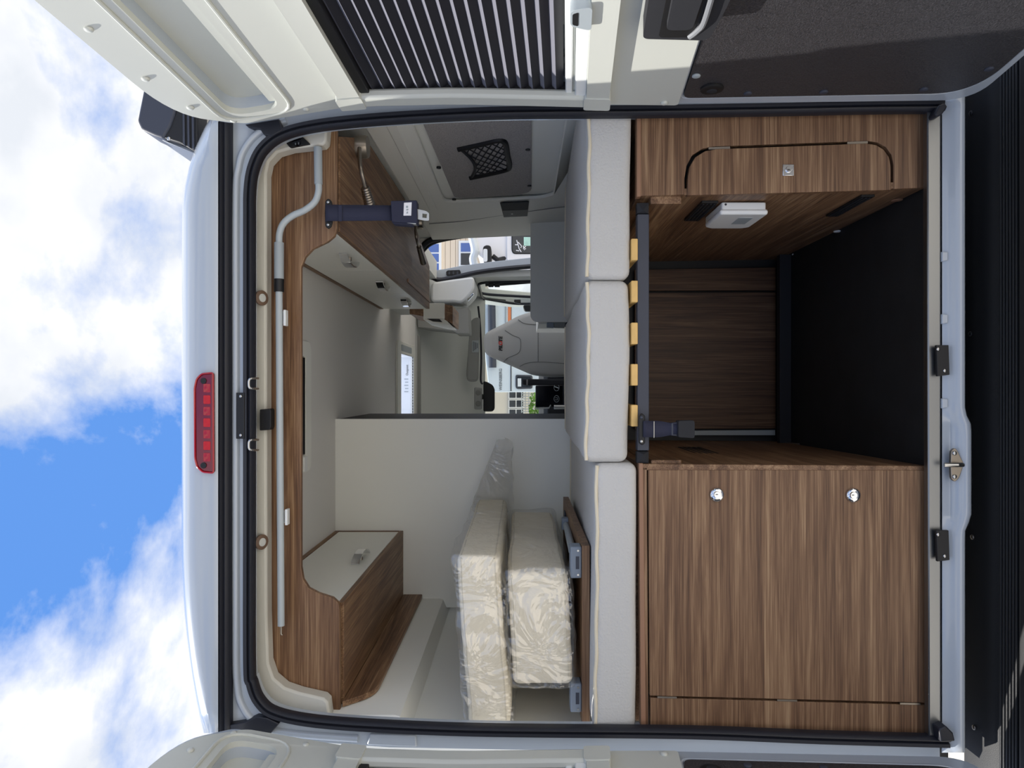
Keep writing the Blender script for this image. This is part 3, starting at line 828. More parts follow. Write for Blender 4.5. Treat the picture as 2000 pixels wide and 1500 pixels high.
for y, lab in ((620, 'white clip holding the crank rod nearer its bent handle'), (1010, 'white clip holding the crank rod nearer its hook end')):
    x = 546 + (y - 600) * 0.008
    t = thing('rod_clip', P(x, y, 1.888), lab, 'clip', 'clips of the crank rod')
    bm = nb()
    pts = [(x - 8, y - 12), (x - 8, y + 12), (x - 6, y + 12), (x - 6, y - 12)]
    part('jaw', plateP(pts, 1.872, 0.02), 'white_plastic', t, bevel=0.001)
    part('jaw', plateP([(x + 7, y - 15), (x + 12, y - 15), (x + 12, y + 16), (x + 7, y + 16)], 1.872, 0.02), 'white_plastic', t, bevel=0.001)
    part('back', plateP([(x - 8, y - 12), (x + 12, y - 12), (x + 12, y + 12), (x - 8, y + 12)], 1.8885, 0.008), 'white_plastic', t, bevel=0.001)

# ------------------------------------------------------------------ reading lamps under the overhead cabinet
def lamp(base, neck, head, r0, rib, lab):
    t = thing('reading_lamp', base, lab, 'lamp', 'reading lamps under the overhead cabinet')
    part('base', disc(nb(), base, (0, 0, -1), r0, 0.034, 24), 'nickel', t)
    part('gooseneck', tube(nb(), smooth(neck, 6), 0.0062, 10), 'nickel', t)
    n = 16; pth = [head[0].lerp(head[1], i / n) for i in range(n + 1)]
    part('head', tube(nb(), pth, [0.011 + (0.002 if (i % 2 and rib) else 0) + 0.004 * i / n for i in range(n + 1)], 16), 'nickel', t, ang=50 if not rib else 20)
    part('bulb', disc(nb(), head[1], head[1] - head[0], 0.011, 0.003, 14, dome=0.5), 'white_plastic', t)
b = PZ(697, 287, ZU)
b.z = CZ + ZU
D1 = b.y + D0
lamp(b, [PZ(702, 290, 0.475), PZ(703, 318, 0.462), PZ(707, 342, 0.455), PZ(714, 368, 0.45)], [PZ(713, 366, 0.45), PZ(723, 402, 0.445)], 0.034, True, 'brushed nickel reading lamp nearest the rear, hanging above the dark strap')
b = PZ(812, 435, ZU); b.z = CZ + ZU
lamp(b, [PZ(813, 439, 0.475), PZ(812, 452, 0.465), PZ(814, 468, 0.46), PZ(819, 484, 0.46)], [PZ(818, 482, 0.46), PZ(827, 513, 0.455)], 0.03, False, 'brushed nickel reading lamp farther inside, behind the strap buckle')

# ------------------------------------------------------------------ belts
DB = 1.872
sb = thing('seat_belt', P(641, 416, DB), 'dark blue strap with buckle tongue hanging from the wooden header', 'strap')
part('anchor', plateP([(635, 392), (641, 387), (647, 392), (649, 402), (649, 432), (647, 442), (641, 447), (635, 442), (634, 416)], 1.876, 0.008, r=0.004), 'black', sb, bevel=0.002)
for y in (395, 439):
    part('screw', disc(nb(), P(641, y, 1.876), (0, -1, 0), 0.0042, 0.004, 12, dome=0.6), 'steel', sb)
rows = []
for i in range(15):
    u = i / 14
    px = 636 + u * 132
    rows.append([P(px, 401 + (y - 401), DB - 0.004 + 0.003 * math.sin(u * 6)) for y in (400 + u * 1.5, 416, 432 - u * 1)])
ob = part('webbing', grid(nb(), rows), 'webbing', sb)
m = ob.modifiers.new('thickness', 'SOLIDIFY'); m.thickness = 0.0025
part('stitching', plateP([(661, 401), (668, 401), (668, 432), (661, 432)], DB - 0.0065, 0.002), 'webbing', sb)
roll = rnd([P(763, 392, DB - 0.03), P(814, 391, DB - 0.03), P(815, 436, DB - 0.03), P(765, 433, DB - 0.03)], 0.003)
part('rolled_webbing', extrude(nb(), roll, (0, 0.035, 0)), 'webbing', sb, bevel=0.006)
part('rolled_webbing', plateP([(764, 432), (808, 434), (806, 440), (768, 437)], DB - 0.022, 0.03), 'webbing', sb, bevel=0.004)
lb = part('label', plateP([(789, 396), (804, 395), (803, 421), (788, 421)], DB - 0.0318, 0.0015), 'label_white', sb, label='white sewn label')
for k, (a, c) in enumerate(((402, 406), (408, 411), (413, 417))):
    part('print', plateP([(793 + k, a), (797 + k % 2, a), (797, c), (793, c)], DB - 0.0322, 0.0004), 'grip_grey', lb)
part('tongue', extrude(nb(), rnd([P(814, 408, DB - 0.02), P(832, 412, DB - 0.02), P(838, 416, DB - 0.02), P(838, 431, DB - 0.02), P(830, 431, DB - 0.02), P(815, 428, DB - 0.02)], 0.003), (0, 0.003, 0), [[P(825, 417, DB - 0.02), P(834, 418, DB - 0.02), P(833, 426, DB - 0.02), P(825, 425, DB - 0.02)]]), 'steel', sb)
part('slide', plateP([(794, 432), (813, 436), (812, 438), (794, 435)], DB - 0.028, 0.02), 'steel', sb)

DT = DF(1256, 0.035)
lb = thing('seat_belt', P(1300, 838, DT - 0.02), 'black belt stub with buckle hanging from the metal bed tube', 'strap')
part('anchor', plateP([(1248, 812), (1254, 807), (1260, 812), (1260, 866), (1254, 870), (1248, 865)], DT - 0.030, 0.010, r=0.003), 'black', lb, bevel=0.002)
for y in (815, 862):
    part('screw', disc(nb(), P(1253, y, DT - 0.030), (0, -1, 0), 0.0042, 0.004, 12, dome=0.6), 'steel' if y > 850 else 'steel_blue', lb)
rows = []
for i in range(11):
    u = i / 10; px = 1256 + u * 70
    w = 16 - 7 * max(0, u - 0.45) / 0.55
    rows.append([P(px, 838 + k * w, DT - 0.034 + 0.012 * math.sin(u * 3)) for k in (-1, 0, 1)])
ob = part('webbing', grid(nb(), rows), 'webbing', lb); m = ob.modifiers.new('thickness', 'SOLIDIFY'); m.thickness = 0.003
part('seam', plateP([(1277, 823), (1278, 823), (1278, 855), (1277, 855)], DT - 0.030, 0.001), 'steel', lb)
part('buckle', plateP([(1325, 822), (1354, 821), (1357, 824), (1357, 854), (1354, 856), (1325, 854)], DT - 0.045, 0.03, r=0.004), 'black_soft', lb, bevel=0.004)
part('buckle_neck', plateP([(1311, 826), (1326, 824), (1326, 852), (1311, 851)], DT - 0.030, 0.012), 'steel_blue', lb, bevel=0.002)

# ------------------------------------------------------------------ bed frame with slats
ZS = P(1245, 600, DF(1245, 0.035)).z
bf = thing('bed_frame', (0.14, 0.04, ZS - 0.03), 'dark steel bed tube carrying pale wooden slats under the mattress', 'bed frame')
A = P(1245, 396, DF(1245, .035)); B = P(1268, 905, DF(1268, .035))
sec = [(A.x, A.y, A.z), (A.x, A.y, B.z)]
bm = nb(); box(bm, P(1250, 880, DF(1250, .035)).x, P(1250, 418, DF(1250, .035)).x, A.y, A.y + 0.030, B.z, A.z)
part('tube', bm, 'steel_blue', bf, bevel=0.0015)
for ya, yb in ((882, 905), (395, 416)):
    D = DF(1256, .035)
    xa, xb = sorted((P(1256, ya, D).x, P(1256, yb, D).x))
    tip = ya if ya > 600 else yb
    bm = nb()
    o = [(xa, A.y, B.z), (xb, A.y, B.z), (xb, A.y, A.z), (xa, A.y, A.z)]
    far = xa if ya > 600 else xb
    box(bm, xa, xb, A.y + 0.006, A.y + 0.030, B.z, A.z)
    c = [Vector((xa, A.y + 0.006, B.z)), Vector((xb, A.y + 0.006, B.z)), Vector((xb, A.y + 0.006, A.z)), Vector((xa, A.y + 0.006, A.z))]
    near = xb if ya > 600 else xa
    apex = Vector((near * 0.75 + far * 0.25, A.y - 0.001, (A.z + B.z) / 2))
    vs = c + [Vector((near, A.y, B.z)), Vector((near, A.y, A.z))]
    add_faces(bm, [v for v in c] + [apex], [(0, 1, 4), (1, 2, 4), (2, 3, 4), (3, 0, 4)])
    part('end_cap', bm, 'black_soft', bf, ang=0)
bm = nb(); box(bm, -0.19, 0.46, 0.93, 0.96, B.z, A.z); part('tube', bm, 'steel_blue', bf, bevel=0.0015)
for k, yc in enumerate((487, 569, 651, 732, 812)):
    D = DF(1238, .028)
    c = P(1238, yc, D)
    bm = nb(); rbox(bm, (c.x - 0.027, c.y, ZS), (c.x + 0.027, 0.97, ZS + 0.016), 0.002, (1, 4, 1))
    part('slat', bm, 'slat', bf)

# ------------------------------------------------------------------ mattress pieces
def sag(zt, zb, amp, seed):
    def f(p):
        v = noise.noise(Vector((p.x * 3.5 + seed, p.y * 3, p.z * 4))) * amp
        u = noise.noise(Vector((p.x * 6 + seed, p.z * 6, 4.0))) * amp
        back = max(0, p.y - 0.1) * -0.020 if p.z > (zt + zb) / 2 else 0
        return Vector((0, u, v + back))
    return f
MD = 1.775
def mattress(px0, px1, py0, py1, xw0, xw1, lab, seed, tilt=0.0):
    zt = P(px0, 0, MD).z; zb = P(px1, 0, MD).z
    x0 = P(0, py1, MD).x if xw0 is None else xw0; x1 = P(0, py0, MD).x if xw1 is None else xw1
    t = thing('mattress', ((x0 + x1) / 2, 0.5, zb), lab, 'mattress', 'mattress pieces of the transverse bed')
    f0 = sag(zt, zb, 0.006, seed)
    def f(p):
        o = f0(p); o.z += tilt * (p.x - (x0 + x1) / 2) * (1 if p.z < (zt + zb) / 2 else 0.4)
        return o
    bm = nb(); rbox(bm, (x0, MD - D0, zb), (x1, 1.16, zt), 0.022, (14, 16, 4), f)
    part('cover', bm, 'fabric', t, ang=80)
    n = 24
    pth = [Vector((x0 + 0.006 + (x1 - x0 - 0.012) * i / n, MD - D0 + 0.004, zt - 0.006)) for i in range(n + 1)]
    pth = [p + f(p) + Vector((0, 0.002 * math.sin(i * 1.7), 0.0015 * math.sin(i * 1.1 + seed))) for i, p in enumerate(pth)]
    part('piping', tube(nb(), pth, 0.0045, 8), 'piping', t)
    pth = [Vector((x0 + 0.02 + (x1 - x0 - 0.04) * i / n, 1.16, zt - 0.002)) for i in range(n + 1)]
    pth = [p + f(p) for p in pth]
    part('piping', tube(nb(), pth, 0.005, 8), 'piping', t)
    return t
mattress(1144, 1233, 200, 545, None, 0.845, 'white mattress piece against the wall with the grey fabric panel', 1.3, tilt=-0.012)
mattress(1142, 1230, 546, 904, None, None, 'white mattress piece in the middle, above the bed slats', 5.1)
mattress(1161, 1245, 905, 1440, -0.862, None, 'white mattress piece under the wrapped cushions', 9.4)

# ------------------------------------------------------------------ folding table board lying on the left mattress
zb_ = P(1152, 1200, 1.86).z; zt_ = P(1137, 1200, 1.86).z
tb = thing('folding_table', (-0.6, 0.6, zb_), 'wooden table board with folded grey leg hinges lying on the mattress', 'table')
xr = P(1150, 1066, 1.86).x
bm = nb(); box(bm, -0.885, xr, 1.86 - D0, 2.70 - D0, zb_, zt_)
part('board', bm, 'wood_x', tb, bevel=0.001)
for ya, yb in ((1068, 1130), (1336, 1392)):
    D = 1.87
    x1, x0 = P(0, ya, D).x, P(0, yb, D).x
    bm = nb(); box(bm, x0, x1, D - D0, D - D0 + 0.05, zt_, zt_ + 0.030)
    h = part('leg_hinge', bm, 'plastic_blue', tb, bevel=0.004, label='grey plastic leg hinge')
    bm = nb(); box(bm, x0 + (x1 - x0) * 0.30, x0 + (x1 - x0) * 0.70, D - D0 - 0.001, D - D0 + 0.01, zt_ + 0.007, zt_ + 0.016)
    part('hinge_slot', bm, 'steel_blue', h)
    for u in (0.12, 0.88):
        part('screw', disc(nb(), (x0 + (x1 - x0) * u, D - D0, zt_ + 0.010), (0, -1, 0), 0.003, 0.002, 10), 'steel', h)
part('leg', tube(nb(), [P(1118, 1076, 1.98), P(1106, 1024, 2.42)], 0.011, 12), 'grip_grey', tb, label='pale grey folded table leg')
bm = nb(); c = P(1106, 1022, 2.43); rbox(bm, c - Vector((0.02, 0.02, 0.016)), c + Vector((0.02, 0.02, 0.016)), 0.004, (1, 1, 1)); part('leg_foot', bm, 'plastic_blue', tb)
bm = nb(); c = P(1110, 1010, 2.55); box(bm, c.x - 0.03, c.x + 0.02, c.y - 0.03, c.y + 0.03, zt_, c.z + 0.016); part('leg_clamp', bm, 'steel_blue', tb, bevel=0.003)

# ------------------------------------------------------------------ two plastic-wrapped cushions
def crumple(amp, fr, seed):
    def f(p):
        q = Vector((p.x * fr + seed, p.y * fr * 0.8, p.z * fr))
        v = noise.noise_vector(q) * amp + noise.noise_vector(q * 2.7) * amp * 0.45
        return v
    return f
def wrapped(lo, hi, lab, seed, tail=None, shear=(0, 0)):
    t = thing('wrapped_cushion', ((lo.x + hi.x) / 2, (lo.y + hi.y) / 2, lo.z), lab, 'cushion', 'cushions wrapped in clear plastic')
    cz = (lo.z + hi.z) / 2
    def sh(p):
        return Vector((0, 0, shear[0] * (p.x - hi.x) + shear[1] * (p.y - lo.y)))
    f1 = crumple(0.005, 5, seed)
    bm = nb(); rbox(bm, lo, hi, 0.018, (12, 14, 5), lambda p: f1(p) + sh(p))
    part('cushion', bm, 'cushion', t, ang=70)
    for zz in (lo.z + 0.012, hi.z - 0.012):
        n = 20
        pth = [Vector((lo.x + 0.02 + (hi.x - lo.x - 0.03) * i / n, lo.y + 0.004, zz)) for i in range(n + 1)] + [Vector((hi.x - 0.004, lo.y + 0.015 + (hi.y - lo.y - 0.03) * i / n, zz)) for i in range(n + 1)]
        part('piping', tube(nb(), [p + f1(p) + sh(p) for p in pth], 0.0035, 6), 'piping', t)
    f2 = crumple(0.013, 9, seed + 3)
    e = Vector((0.010, 0.010, 0.010))
    def ff(p):
        o = f2(p)
        # keep the film outside the foam
        d = p - (lo + hi) / 2
        for a in range(3):
            if d[a] * o[a] < 0:
                o[a] *= 0.25
        return o + sh(p)
    bm = nb(); rbox(bm, lo - e, hi + e, 0.016, (34, 34, 12), ff)
    part('plastic_film', bm, 'film', t, ang=25, label='crumpled clear plastic film')
    if tail:
        bm = nb(); rows = []
        for i, (c, hh, w) in enumerate(tail):
            rows.append([c + Vector((w * math.cos(a) + 0.006 * noise.noise(Vector((i * 1.3, a * 3, seed))), 0.01 * math.sin(a), hh * math.sin(a))) for a in [2 * math.pi * k / 18 for k in range(19)]])
        grid(bm, rows)
        for v in bm.verts:
            v.co += noise.noise_vector(v.co * 14) * 0.010
        part('film_tail', bm, 'film_thick', t, ang=25, label='loose twisted end of the plastic film')
    return t
DCU = 1.875
lo = Vector((P(0, 1338, DCU).x, DCU - D0, zt_ + 0.036)); hi = Vector((P(0, 1118, DCU).x, 2.80 - D0, P(990, 0, DCU).z))
wrapped(lo, hi, 'thick cream cushion in clear plastic, lower of the two', 2.0, shear=(0.05, 0))
lo2 = Vector((-0.893, DCU - D0 - 0.01, hi.z + 0.022)); hi2 = Vector((P(0, 1085, DCU).x, 2.82 - D0, P(891, 0, DCU).z))
tl = []
for i in range(9):
    u = i / 8
    c = P(985 - 8 * u, 985 - 118 * u, 2.84 - 0.10 * u)
    tl.append((c, 0.075 * (1 - 0.55 * u) , 0.030 * (1 - 0.3 * u)))
tl = [(P(962 + 22 * u, 990 - 122 * u, 2.83 - 0.1 * u), 0.084 - 0.05 * u, 0.036 - 0.01 * u) for u in [i / 8 for i in range(9)]]
wrapped(lo2, hi2, 'cream cushion in clear plastic lying on top of the other', 7.0, tail=tl, shear=(0.075, 0))

# ------------------------------------------------------------------ garage cabinets
ZC = -0.292
def quadslab(a, b, c, d, th):
    """four corner points and a thickness vector"""
    return extrude(nb(), [a, b, c, d], th)
DY = 0.034
gr = thing('garage_cabinet', (0.66, 0.5, CZ + FLOOR), 'narrow wooden garage cabinet with round-cornered door and white box', 'cabinet')
ft, fb = PF(1247, 383, DY), PF(1808, 366.5, DY)
bk = 1.0
def gx(y, zz):                          # inner face of the right side panel
    u = (zz + CZ - ft.z) / (fb.z - ft.z); xf = ft.x + (fb.x - ft.x) * u; xb = 0.484 + 0.010 * u
    v = (y - ft.y) / (bk - ft.y)
    return xf + (xb - xf) * v
part('side_panel', quadslab(ft, fb, Vector((0.494, bk, fb.z)), Vector((0.484, bk, ft.z)), (0.016, 0, 0)), 'wood_y', gr, bevel=0.0015)
notch = [(1745, 369), (1745, 322), (1741, 302), (1730, 287), (1714, 278), (1695, 275), (1395, 286), (1372, 290), (1352, 303), (1341, 324), (1337, 348), (1337, 380)]
part('front_frame', plateF([(1252, 190), (1808, 186), (1808, 366.5)] + notch + [(1252, 382.5)], DY - 0.001, 0.016), 'wood_x', gr, bevel=0.001)
part('top_edge', plateF([(1244, 190), (1252, 190), (1252, 383.5), (1244, 384)], DY - 0.002, 0.03), 'edge_band', gr, bevel=0.001)
dn = [(1740, 371), (1740, 324), (1736, 306), (1726, 292), (1711, 283), (1692, 280), (1400, 291), (1377, 295), (1358, 307), (1347, 326), (1343, 350), (1342, 381.5)]
dr = part('door', plateF(dn, DY - 0.004, 0.018), 'wood_x', gr, bevel=0.001)
part('edge_strip', plateF([(1343, 376), (1740, 366), (1740, 371.5), (1343, 382)], DY + 0.0145, 0.004), 'edge_band', dr)
lk = part('lock_plate', plateF([(1529, 321), (1551, 321), (1551, 343), (1529, 343)], DY - 0.007, 0.004), 'chrome', dr, bevel=0.001)
part('lock_barrel', disc(nb(), PF(1540, 331, DY - 0.006), (0, -1, 0), 0.0075, 0.006, 18), 'chrome', lk)
part('keyhole', plateF([(1538, 330.4), (1543, 330.4), (1543, 332), (1538, 332)], DY - 0.0125, 0.001), 'black', lk)
for xa, xb, ya, yb in ((1384, 1426, 287.5, 286), (1655, 1695, 277, 275.5)):
    part('hinge', plateF([(xa, ya), (xb, yb), (xb, yb + 4.5), (xa, ya + 4.5)], DY - 0.003, 0.01), 'nickel', gr)
bm = extrude(nb(), [PF(1254, 195, DY + 0.06), PF(1800, 190, DY + 0.06), PF(1800, 360, DY + 0.06), PF(1254, 380, DY + 0.06)], (0, 0.02, 0))
part('light_block', bm, 'black', gr)  # added black sheet that blocks light behind the door gaps
bm = nb(); box(bm, 0.48, 0.86, 0.07, bk, CZ + ZC - 0.02, CZ + ZC - 0.004); part('top_board', bm, 'wood_y', gr)
cl = PX(1255, 388, 0.479); ce = P(1332, 395, 1.81)
bm = nb(); a = PF(1271, 395, DY + 0.01); b = PF(1332, 383, DY + 0.01); box(bm, a.x - 0.004, gx(0.1, -0.36) + 0.004, a.y, a.y + 0.55, b.z, a.z)
part('cleat', bm, 'wood_y', gr, bevel=0.002)
def inner(px, py, X, n=0.0):
    v = PX(px, py, X); v.x -= n; return v
def yz_plate(y0_, y1_, z0_, z1_, x, th, r=0):
    pts = [V(x, y0_, z0_), V(x, y1_, z0_), V(x, y1_, z1_), V(x, y0_, z1_)]
    if r:
        pts = rnd(pts, r)
    return extrude(nb(), pts, (th, 0, 0))
t = thing('wall_vent', V(0.485, 0.18, -0.51), 'black vent on the garage side near the bed tube', 'vent')
part('grille', yz_plate(0.075, 0.275, -0.508, -0.466, gx(0.17, -0.49), -0.007), 'black', t, bevel=0.001)
for k in range(4):
    part('slat', yz_plate(0.085, 0.265, -0.503 + k * 0.0095, -0.4995 + k * 0.0095, gx(0.17, -0.49) - 0.007, -0.0015), 'black_soft', t)
t = thing('wall_vent', V(0.485, 0.14, -0.90), 'black slot vent on the garage side low by the floor', 'vent')
part('grille', yz_plate(0.035, 0.245, -0.892, -0.858, gx(0.14, -0.87), -0.006), 'black', t, bevel=0.001)
for k in range(3):
    part('slat', yz_plate(0.045, 0.235, -0.886 + k * 0.0095, -0.8825 + k * 0.0095, gx(0.14, -0.87) - 0.006, -0.0015), 'black_soft', t)
t = thing('power_box', V(0.47, 0.16, -0.645), 'white plastic control box mounted on the garage side wall', 'box')
pts = rnd([V(0.482, 0.085, -0.635), V(0.482, 0.25, -0.635), V(0.482, 0.25, -0.520), V(0.482, 0.085, -0.520)], 0.006)
part('base', extrude(nb(), pts, (-0.022, 0, 0)), 'white_plastic', t, bevel=0.002)
pts = rnd([V(0.464, 0.082, -0.640), V(0.464, 0.235, -0.640), V(0.464, 0.25, -0.620), V(0.464, 0.25, -0.535), V(0.464, 0.235, -0.515), V(0.464, 0.082, -0.515)], 0.008)
ld = part('lid', extrude(nb(), pts, (-0.014, 0, 0)), 'white_plastic', t, bevel=0.005)
part('keypad', yz_plate(0.12, 0.19, -0.612, -0.575, 0.4502, -0.0012), 'grip_grey', ld)
part('screw', disc(nb(), V(0.476, 0.085, -0.53), (0, -1, 0), 0.003, 0.001, 10), 'print', t)
for x, y, m, lab in ((1635, 451, 'white_plastic', 'white round cap at the foot of the garage side, nearer one'), (1553, 496, 'white_plastic', 'white round cap at the foot of the garage side, deeper one'), (1752, 389, 'edge_band', 'brown round cap low on the garage side near the sill')):
    c = PX(x, y, 0.4925)
    solo('screw_cap', disc(nb(), c, (-1, 0, 0), 0.014 if m == 'edge_band' else 0.011, 0.005, 16, dome=0.4), m, lab, 'cap')

gl = thing('garage_cabinet', (-0.53, 0.5, CZ + FLOOR), 'wide wooden garage cabinet with two round chrome locks', 'cabinet')
ft, fb = PF(1252, 906, DY), PF(1810, 910, DY)
part('side_panel', quadslab(ft, fb, Vector((-0.2045, bk, fb.z)), Vector((-0.1985, bk, ft.z)), (-0.016, 0, 0)), 'wood_y', gl, bevel=0.0015)
part('top_edge', plateF([(1248, 905), (1256, 905), (1262, 1440), (1252, 1440)], DY - 0.002, 0.03), 'edge_band', gl, bevel=0.001)
part('top_rail', plateF([(1256, 914), (1263, 914), (1266.5, 1440), (1259, 1440)], DY, 0.016), 'wood_x', gl)
dr = part('door', plateF([(1266, 918), (1812, 918.5), (1813, 1373), (1269, 1359)], DY - 0.002, 0.018), 'wood_x', gl, bevel=0.0012)
part('lower_panel', plateF([(1270, 1363), (1813, 1377.5), (1814, 1450), (1270, 1450)], DY - 0.002, 0.018), 'wood_x', gl, bevel=0.0012)
for x, y in ((1400, 966), (1666, 967)):
    k = part('lock', disc(nb(), PF(x, y, DY - 0.002), (0, -1, 0), 0.0178, 0.010, 28, dome=0.6), 'chrome', dr)
    part('lock_barrel', disc(nb(), PF(x, y, DY - 0.010), (0, -1, 0), 0.0085, 0.006, 18), 'chrome', k)
    part('keyhole', plateF([(x - 2.5, y - 0.8), (x + 2.5, y - 0.8), (x + 2.5, y + 0.8), (x - 2.5, y + 0.8)], DY - 0.0165, 0.001), 'black', k)
for xa, xb, ya, yb in ((1284, 1322, 1361, 1362), (1518, 1557, 1367, 1368), (1758, 1798, 1373.5, 1374.5)):
    part('hinge', plateF([(xa, ya - 1), (xb, yb - 1), (xb, yb + 2.5), (xa, ya + 2.5)], DY - 0.004, 0.01), 'nickel', gl)
bm = extrude(nb(), [PF(1262, 925, DY + 0.06), PF(1806, 925, DY + 0.06), PF(1806, 1440, DY + 0.06), PF(1262, 1440, DY + 0.06)], (0, 0.02, 0))
part('light_block', bm, 'black', gl)  # black sheet added behind the wide door to keep light out
bm = nb(); box(bm, -0.86, -0.203, 0.08, bk, CZ + ZC - 0.02, CZ + ZC - 0.004); part('top_board', bm, 'wood_y', gl)
a = PF(1272, 912, DY + 0.01); b = PF(1332, 899, DY + 0.01)
bm = nb(); box(bm, -0.203, b.x, a.y, a.y + 0.55, b.z, a.z); part('cleat', bm, 'wood_y', gl, bevel=0.002)
bm = nb(); box(bm, -0.2015, -0.199, 0.20, 0.75, CZ - 0.632, CZ - 0.628); part('panel_joint', bm, 'edge_band', gl)
t = thing('wall_vent', V(-0.2, 0.40, -0.60), 'black vent on the garage side of the wide cabinet', 'vent')
part('grille', yz_plate(0.28, 0.62, -0.60, -0.51, -0.201, 0.004), 'black', t, bevel=0.001)
for k in range(5):
    part('slat', yz_plate(0.30, 0.60, -0.592 + k * 0.016, -0.584 + k * 0.016, -0.197, 0.002), 'black_soft', t)
c = PX(1552, 866, -0.2025)
t = thing('cable_ring', c, 'oval chrome cable ring low on the garage side of the wide cabinet', 'ring')
pth = [V(-0.2015, c.y + 0.055 * math.cos(a), c.z - CZ + 0.028 * math.sin(a)) for a in [2 * math.pi * k / 24 for k in range(24)]]
part('ring', tube(nb(), pth, 0.0045, 8, closed=True), 'steel', t)
part('cover', extrude(nb(), pth, (0.002, 0, 0)), 'black', t)

# ------------------------------------------------------------------ back of the garage
gb = thing('garage_bulkhead', P(1515, 680, 2.70), 'wood-grain back panel of the garage, shade put into its colour, split by one joint', 'panel')
part('board', plateP([(1240, 572), (1515, 571), (1515, 837), (1240, 838)], 2.70, 0.016), 'wood_shaded', gb, bevel=0.001)
part('board', plateP([(1240, 527), (1515, 522), (1515, 567), (1240, 568)], 2.70, 0.016), 'wood_shaded', gb, bevel=0.001)
part('gap_light', plateP([(1352, 841), (1514, 840), (1514, 850), (1352, 850)], 2.705, 0.012), 'grip_grey', gb, label='pale grey strip painted as light showing through the gap')  # painted strip: its colour stands for the lit interior beyond the gap
bm = nb(); box(bm, -0.22, 0.50, 0.975, 0.99, CZ + FLOOR, CZ - 0.305)
part('backing', bm, 'black', gb)

# ------------------------------------------------------------------ storage panel with net pocket on the right wall
sp = thing('fabric_panel', wrp(0.9, -0.03), 'grey woven fabric panel with black net pocket on the side wall', 'panel')
o = rnd([wrp(0.26, 0.315, 0.002), wrp(1.385, 0.293, 0.002), wrp(1.385, -0.045, 0.002), wrp(0.26, -0.03, 0.002)], [0.03, 0.05, 0.08, 0.03])
part('panel', extrude(nb(), o, (-0.007, 0, 0)), 'grey_weave', sp, bevel=0.002)
for x, y in ((857, 319), (887, 383), (1031, 296), (1034, 366)):
    c = PX(x, y, 0.85)
    part('clip', disc(nb(), Vector((WR(c.z - CZ) - 0.008, c.y, c.z)), (-1, 0, 0), 0.009, 0.006, 12), 'black', sp)
# pocket corner points
def onp(px, py, n=0.012):
    v = PX(px, py, 0.845)
    return Vector((WR(v.z - CZ) - n, v.y, v.z))
pc = [onp(895, 288), onp(985, 275), onp(996, 334), onp(918, 345)]
fr_ = rnd([pc[1], pc[2]], 0) 
net = part('net_pocket', tube(nb(), smooth([pc[0], pc[0].lerp(pc[1], 0.5), pc[1].lerp(pc[0], 0.12), pc[1].lerp(pc[2], 0.12), pc[1].lerp(pc[2], 0.5), pc[2].lerp(pc[1], 0.12), pc[2].lerp(pc[3], 0.15), pc[3]], 4), 0.011, 8), 'black', sp, label='black frame of the net pocket')
bm = nb(); K = 6
def bil(u, v):
    p = pc[0].lerp(pc[1], u).lerp(pc[3].lerp(pc[2], u), v)
    return p + Vector((-0.012 * math.sin(math.pi * v) * (1 - u), 0, 0))
def dip(v):
    return 0.20 * math.sin(math.pi * v) + 0.04
for k in range(-K, K + 1):
    for sgn in (1, -1):
        pth = []
        for i in range(17):
            v = i / 16
            u = (k / K) + sgn * v * 0.9 + (0 if sgn > 0 else 0.45)
            if dip(v) <= u <= 1:
                pth.append(bil(u, v))
            else:
                if len(pth) > 1:
                    tube(bm, pth, 0.0022, 5)
                pth = []
        if len(pth) > 1:
            tube(bm, pth, 0.0022, 5)
tube(bm, [bil(dip(i / 16), i / 16) for i in range(17)], 0.006, 6)
part('netting', bm, 'net', sp, kind='stuff', label='black diamond netting')
xm = lambda zz: 0.8488 - 0.0443 * (zz + 0.30)
o = [V(xm(0.095), 1.425, 0.095), V(xm(0.085), 1.69, 0.085), V(xm(-0.03), 1.69, -0.03), V(xm(-0.035), 1.425, -0.035)]
vp = thing('hook_tape', wrp(1.55, -0.03, 0.018), 'black hook-tape patch on the white side wall', 'patch')
part('strip', extrude(nb(), [o[0], o[0].lerp(o[1], 0.49), o[3].lerp(o[2], 0.49), o[3]], (-0.003, 0, 0)), 'black_soft', vp, bevel=0.001)
part('strip', extrude(nb(), [o[0].lerp(o[1], 0.51), o[1], o[2], o[3].lerp(o[2], 0.51)], (-0.003, 0, 0)), 'black', vp, bevel=0.001)

# ================================================================== ROOF HATCHES
h1 = thing('roof_hatch', V(-0.06, 0.55, CEIL - 0.02), 'roof hatch with dark blind just behind the wooden header', 'hatch')
z = CEIL - 0.012
o = rnd([V(-0.295, 0.28, z), V(0.165, 0.28, z), V(0.165, 0.80, z), V(-0.295, 0.80, z)], 0.04)
i_ = [V(-0.235, 0.34, z), V(0.110, 0.34, z), V(0.110, 0.735, z), V(-0.235, 0.735, z)]
part('frame', extrude(nb(), o, (0, 0, 0.011), [i_]), 'cabinet_white', h1, bevel=0.004)
for k in range(10):
    ya = 0.345 + k * 0.039
    bm = add_faces(nb(), [V(-0.232, ya, z + 0.003), V(0.107, ya, z + 0.003), V(0.107, ya + 0.0195, z + 0.010), V(-0.232, ya + 0.0195, z + 0.010), V(0.107, ya + 0.039, z + 0.003), V(-0.232, ya + 0.039, z + 0.003)], [(0, 1, 2, 3), (3, 2, 4, 5)])
    part('blind_pleat', bm, 'black', h1, ang=0)
part('bar', extrude(nb(), [V(-0.29, 0.70, z - 0.006), V(-0.238, 0.70, z - 0.006), V(-0.238, 0.735, z - 0.006), V(-0.29, 0.735, z - 0.006)], (0, 0, 0.006)), 'white_plastic', h1, bevel=0.001)
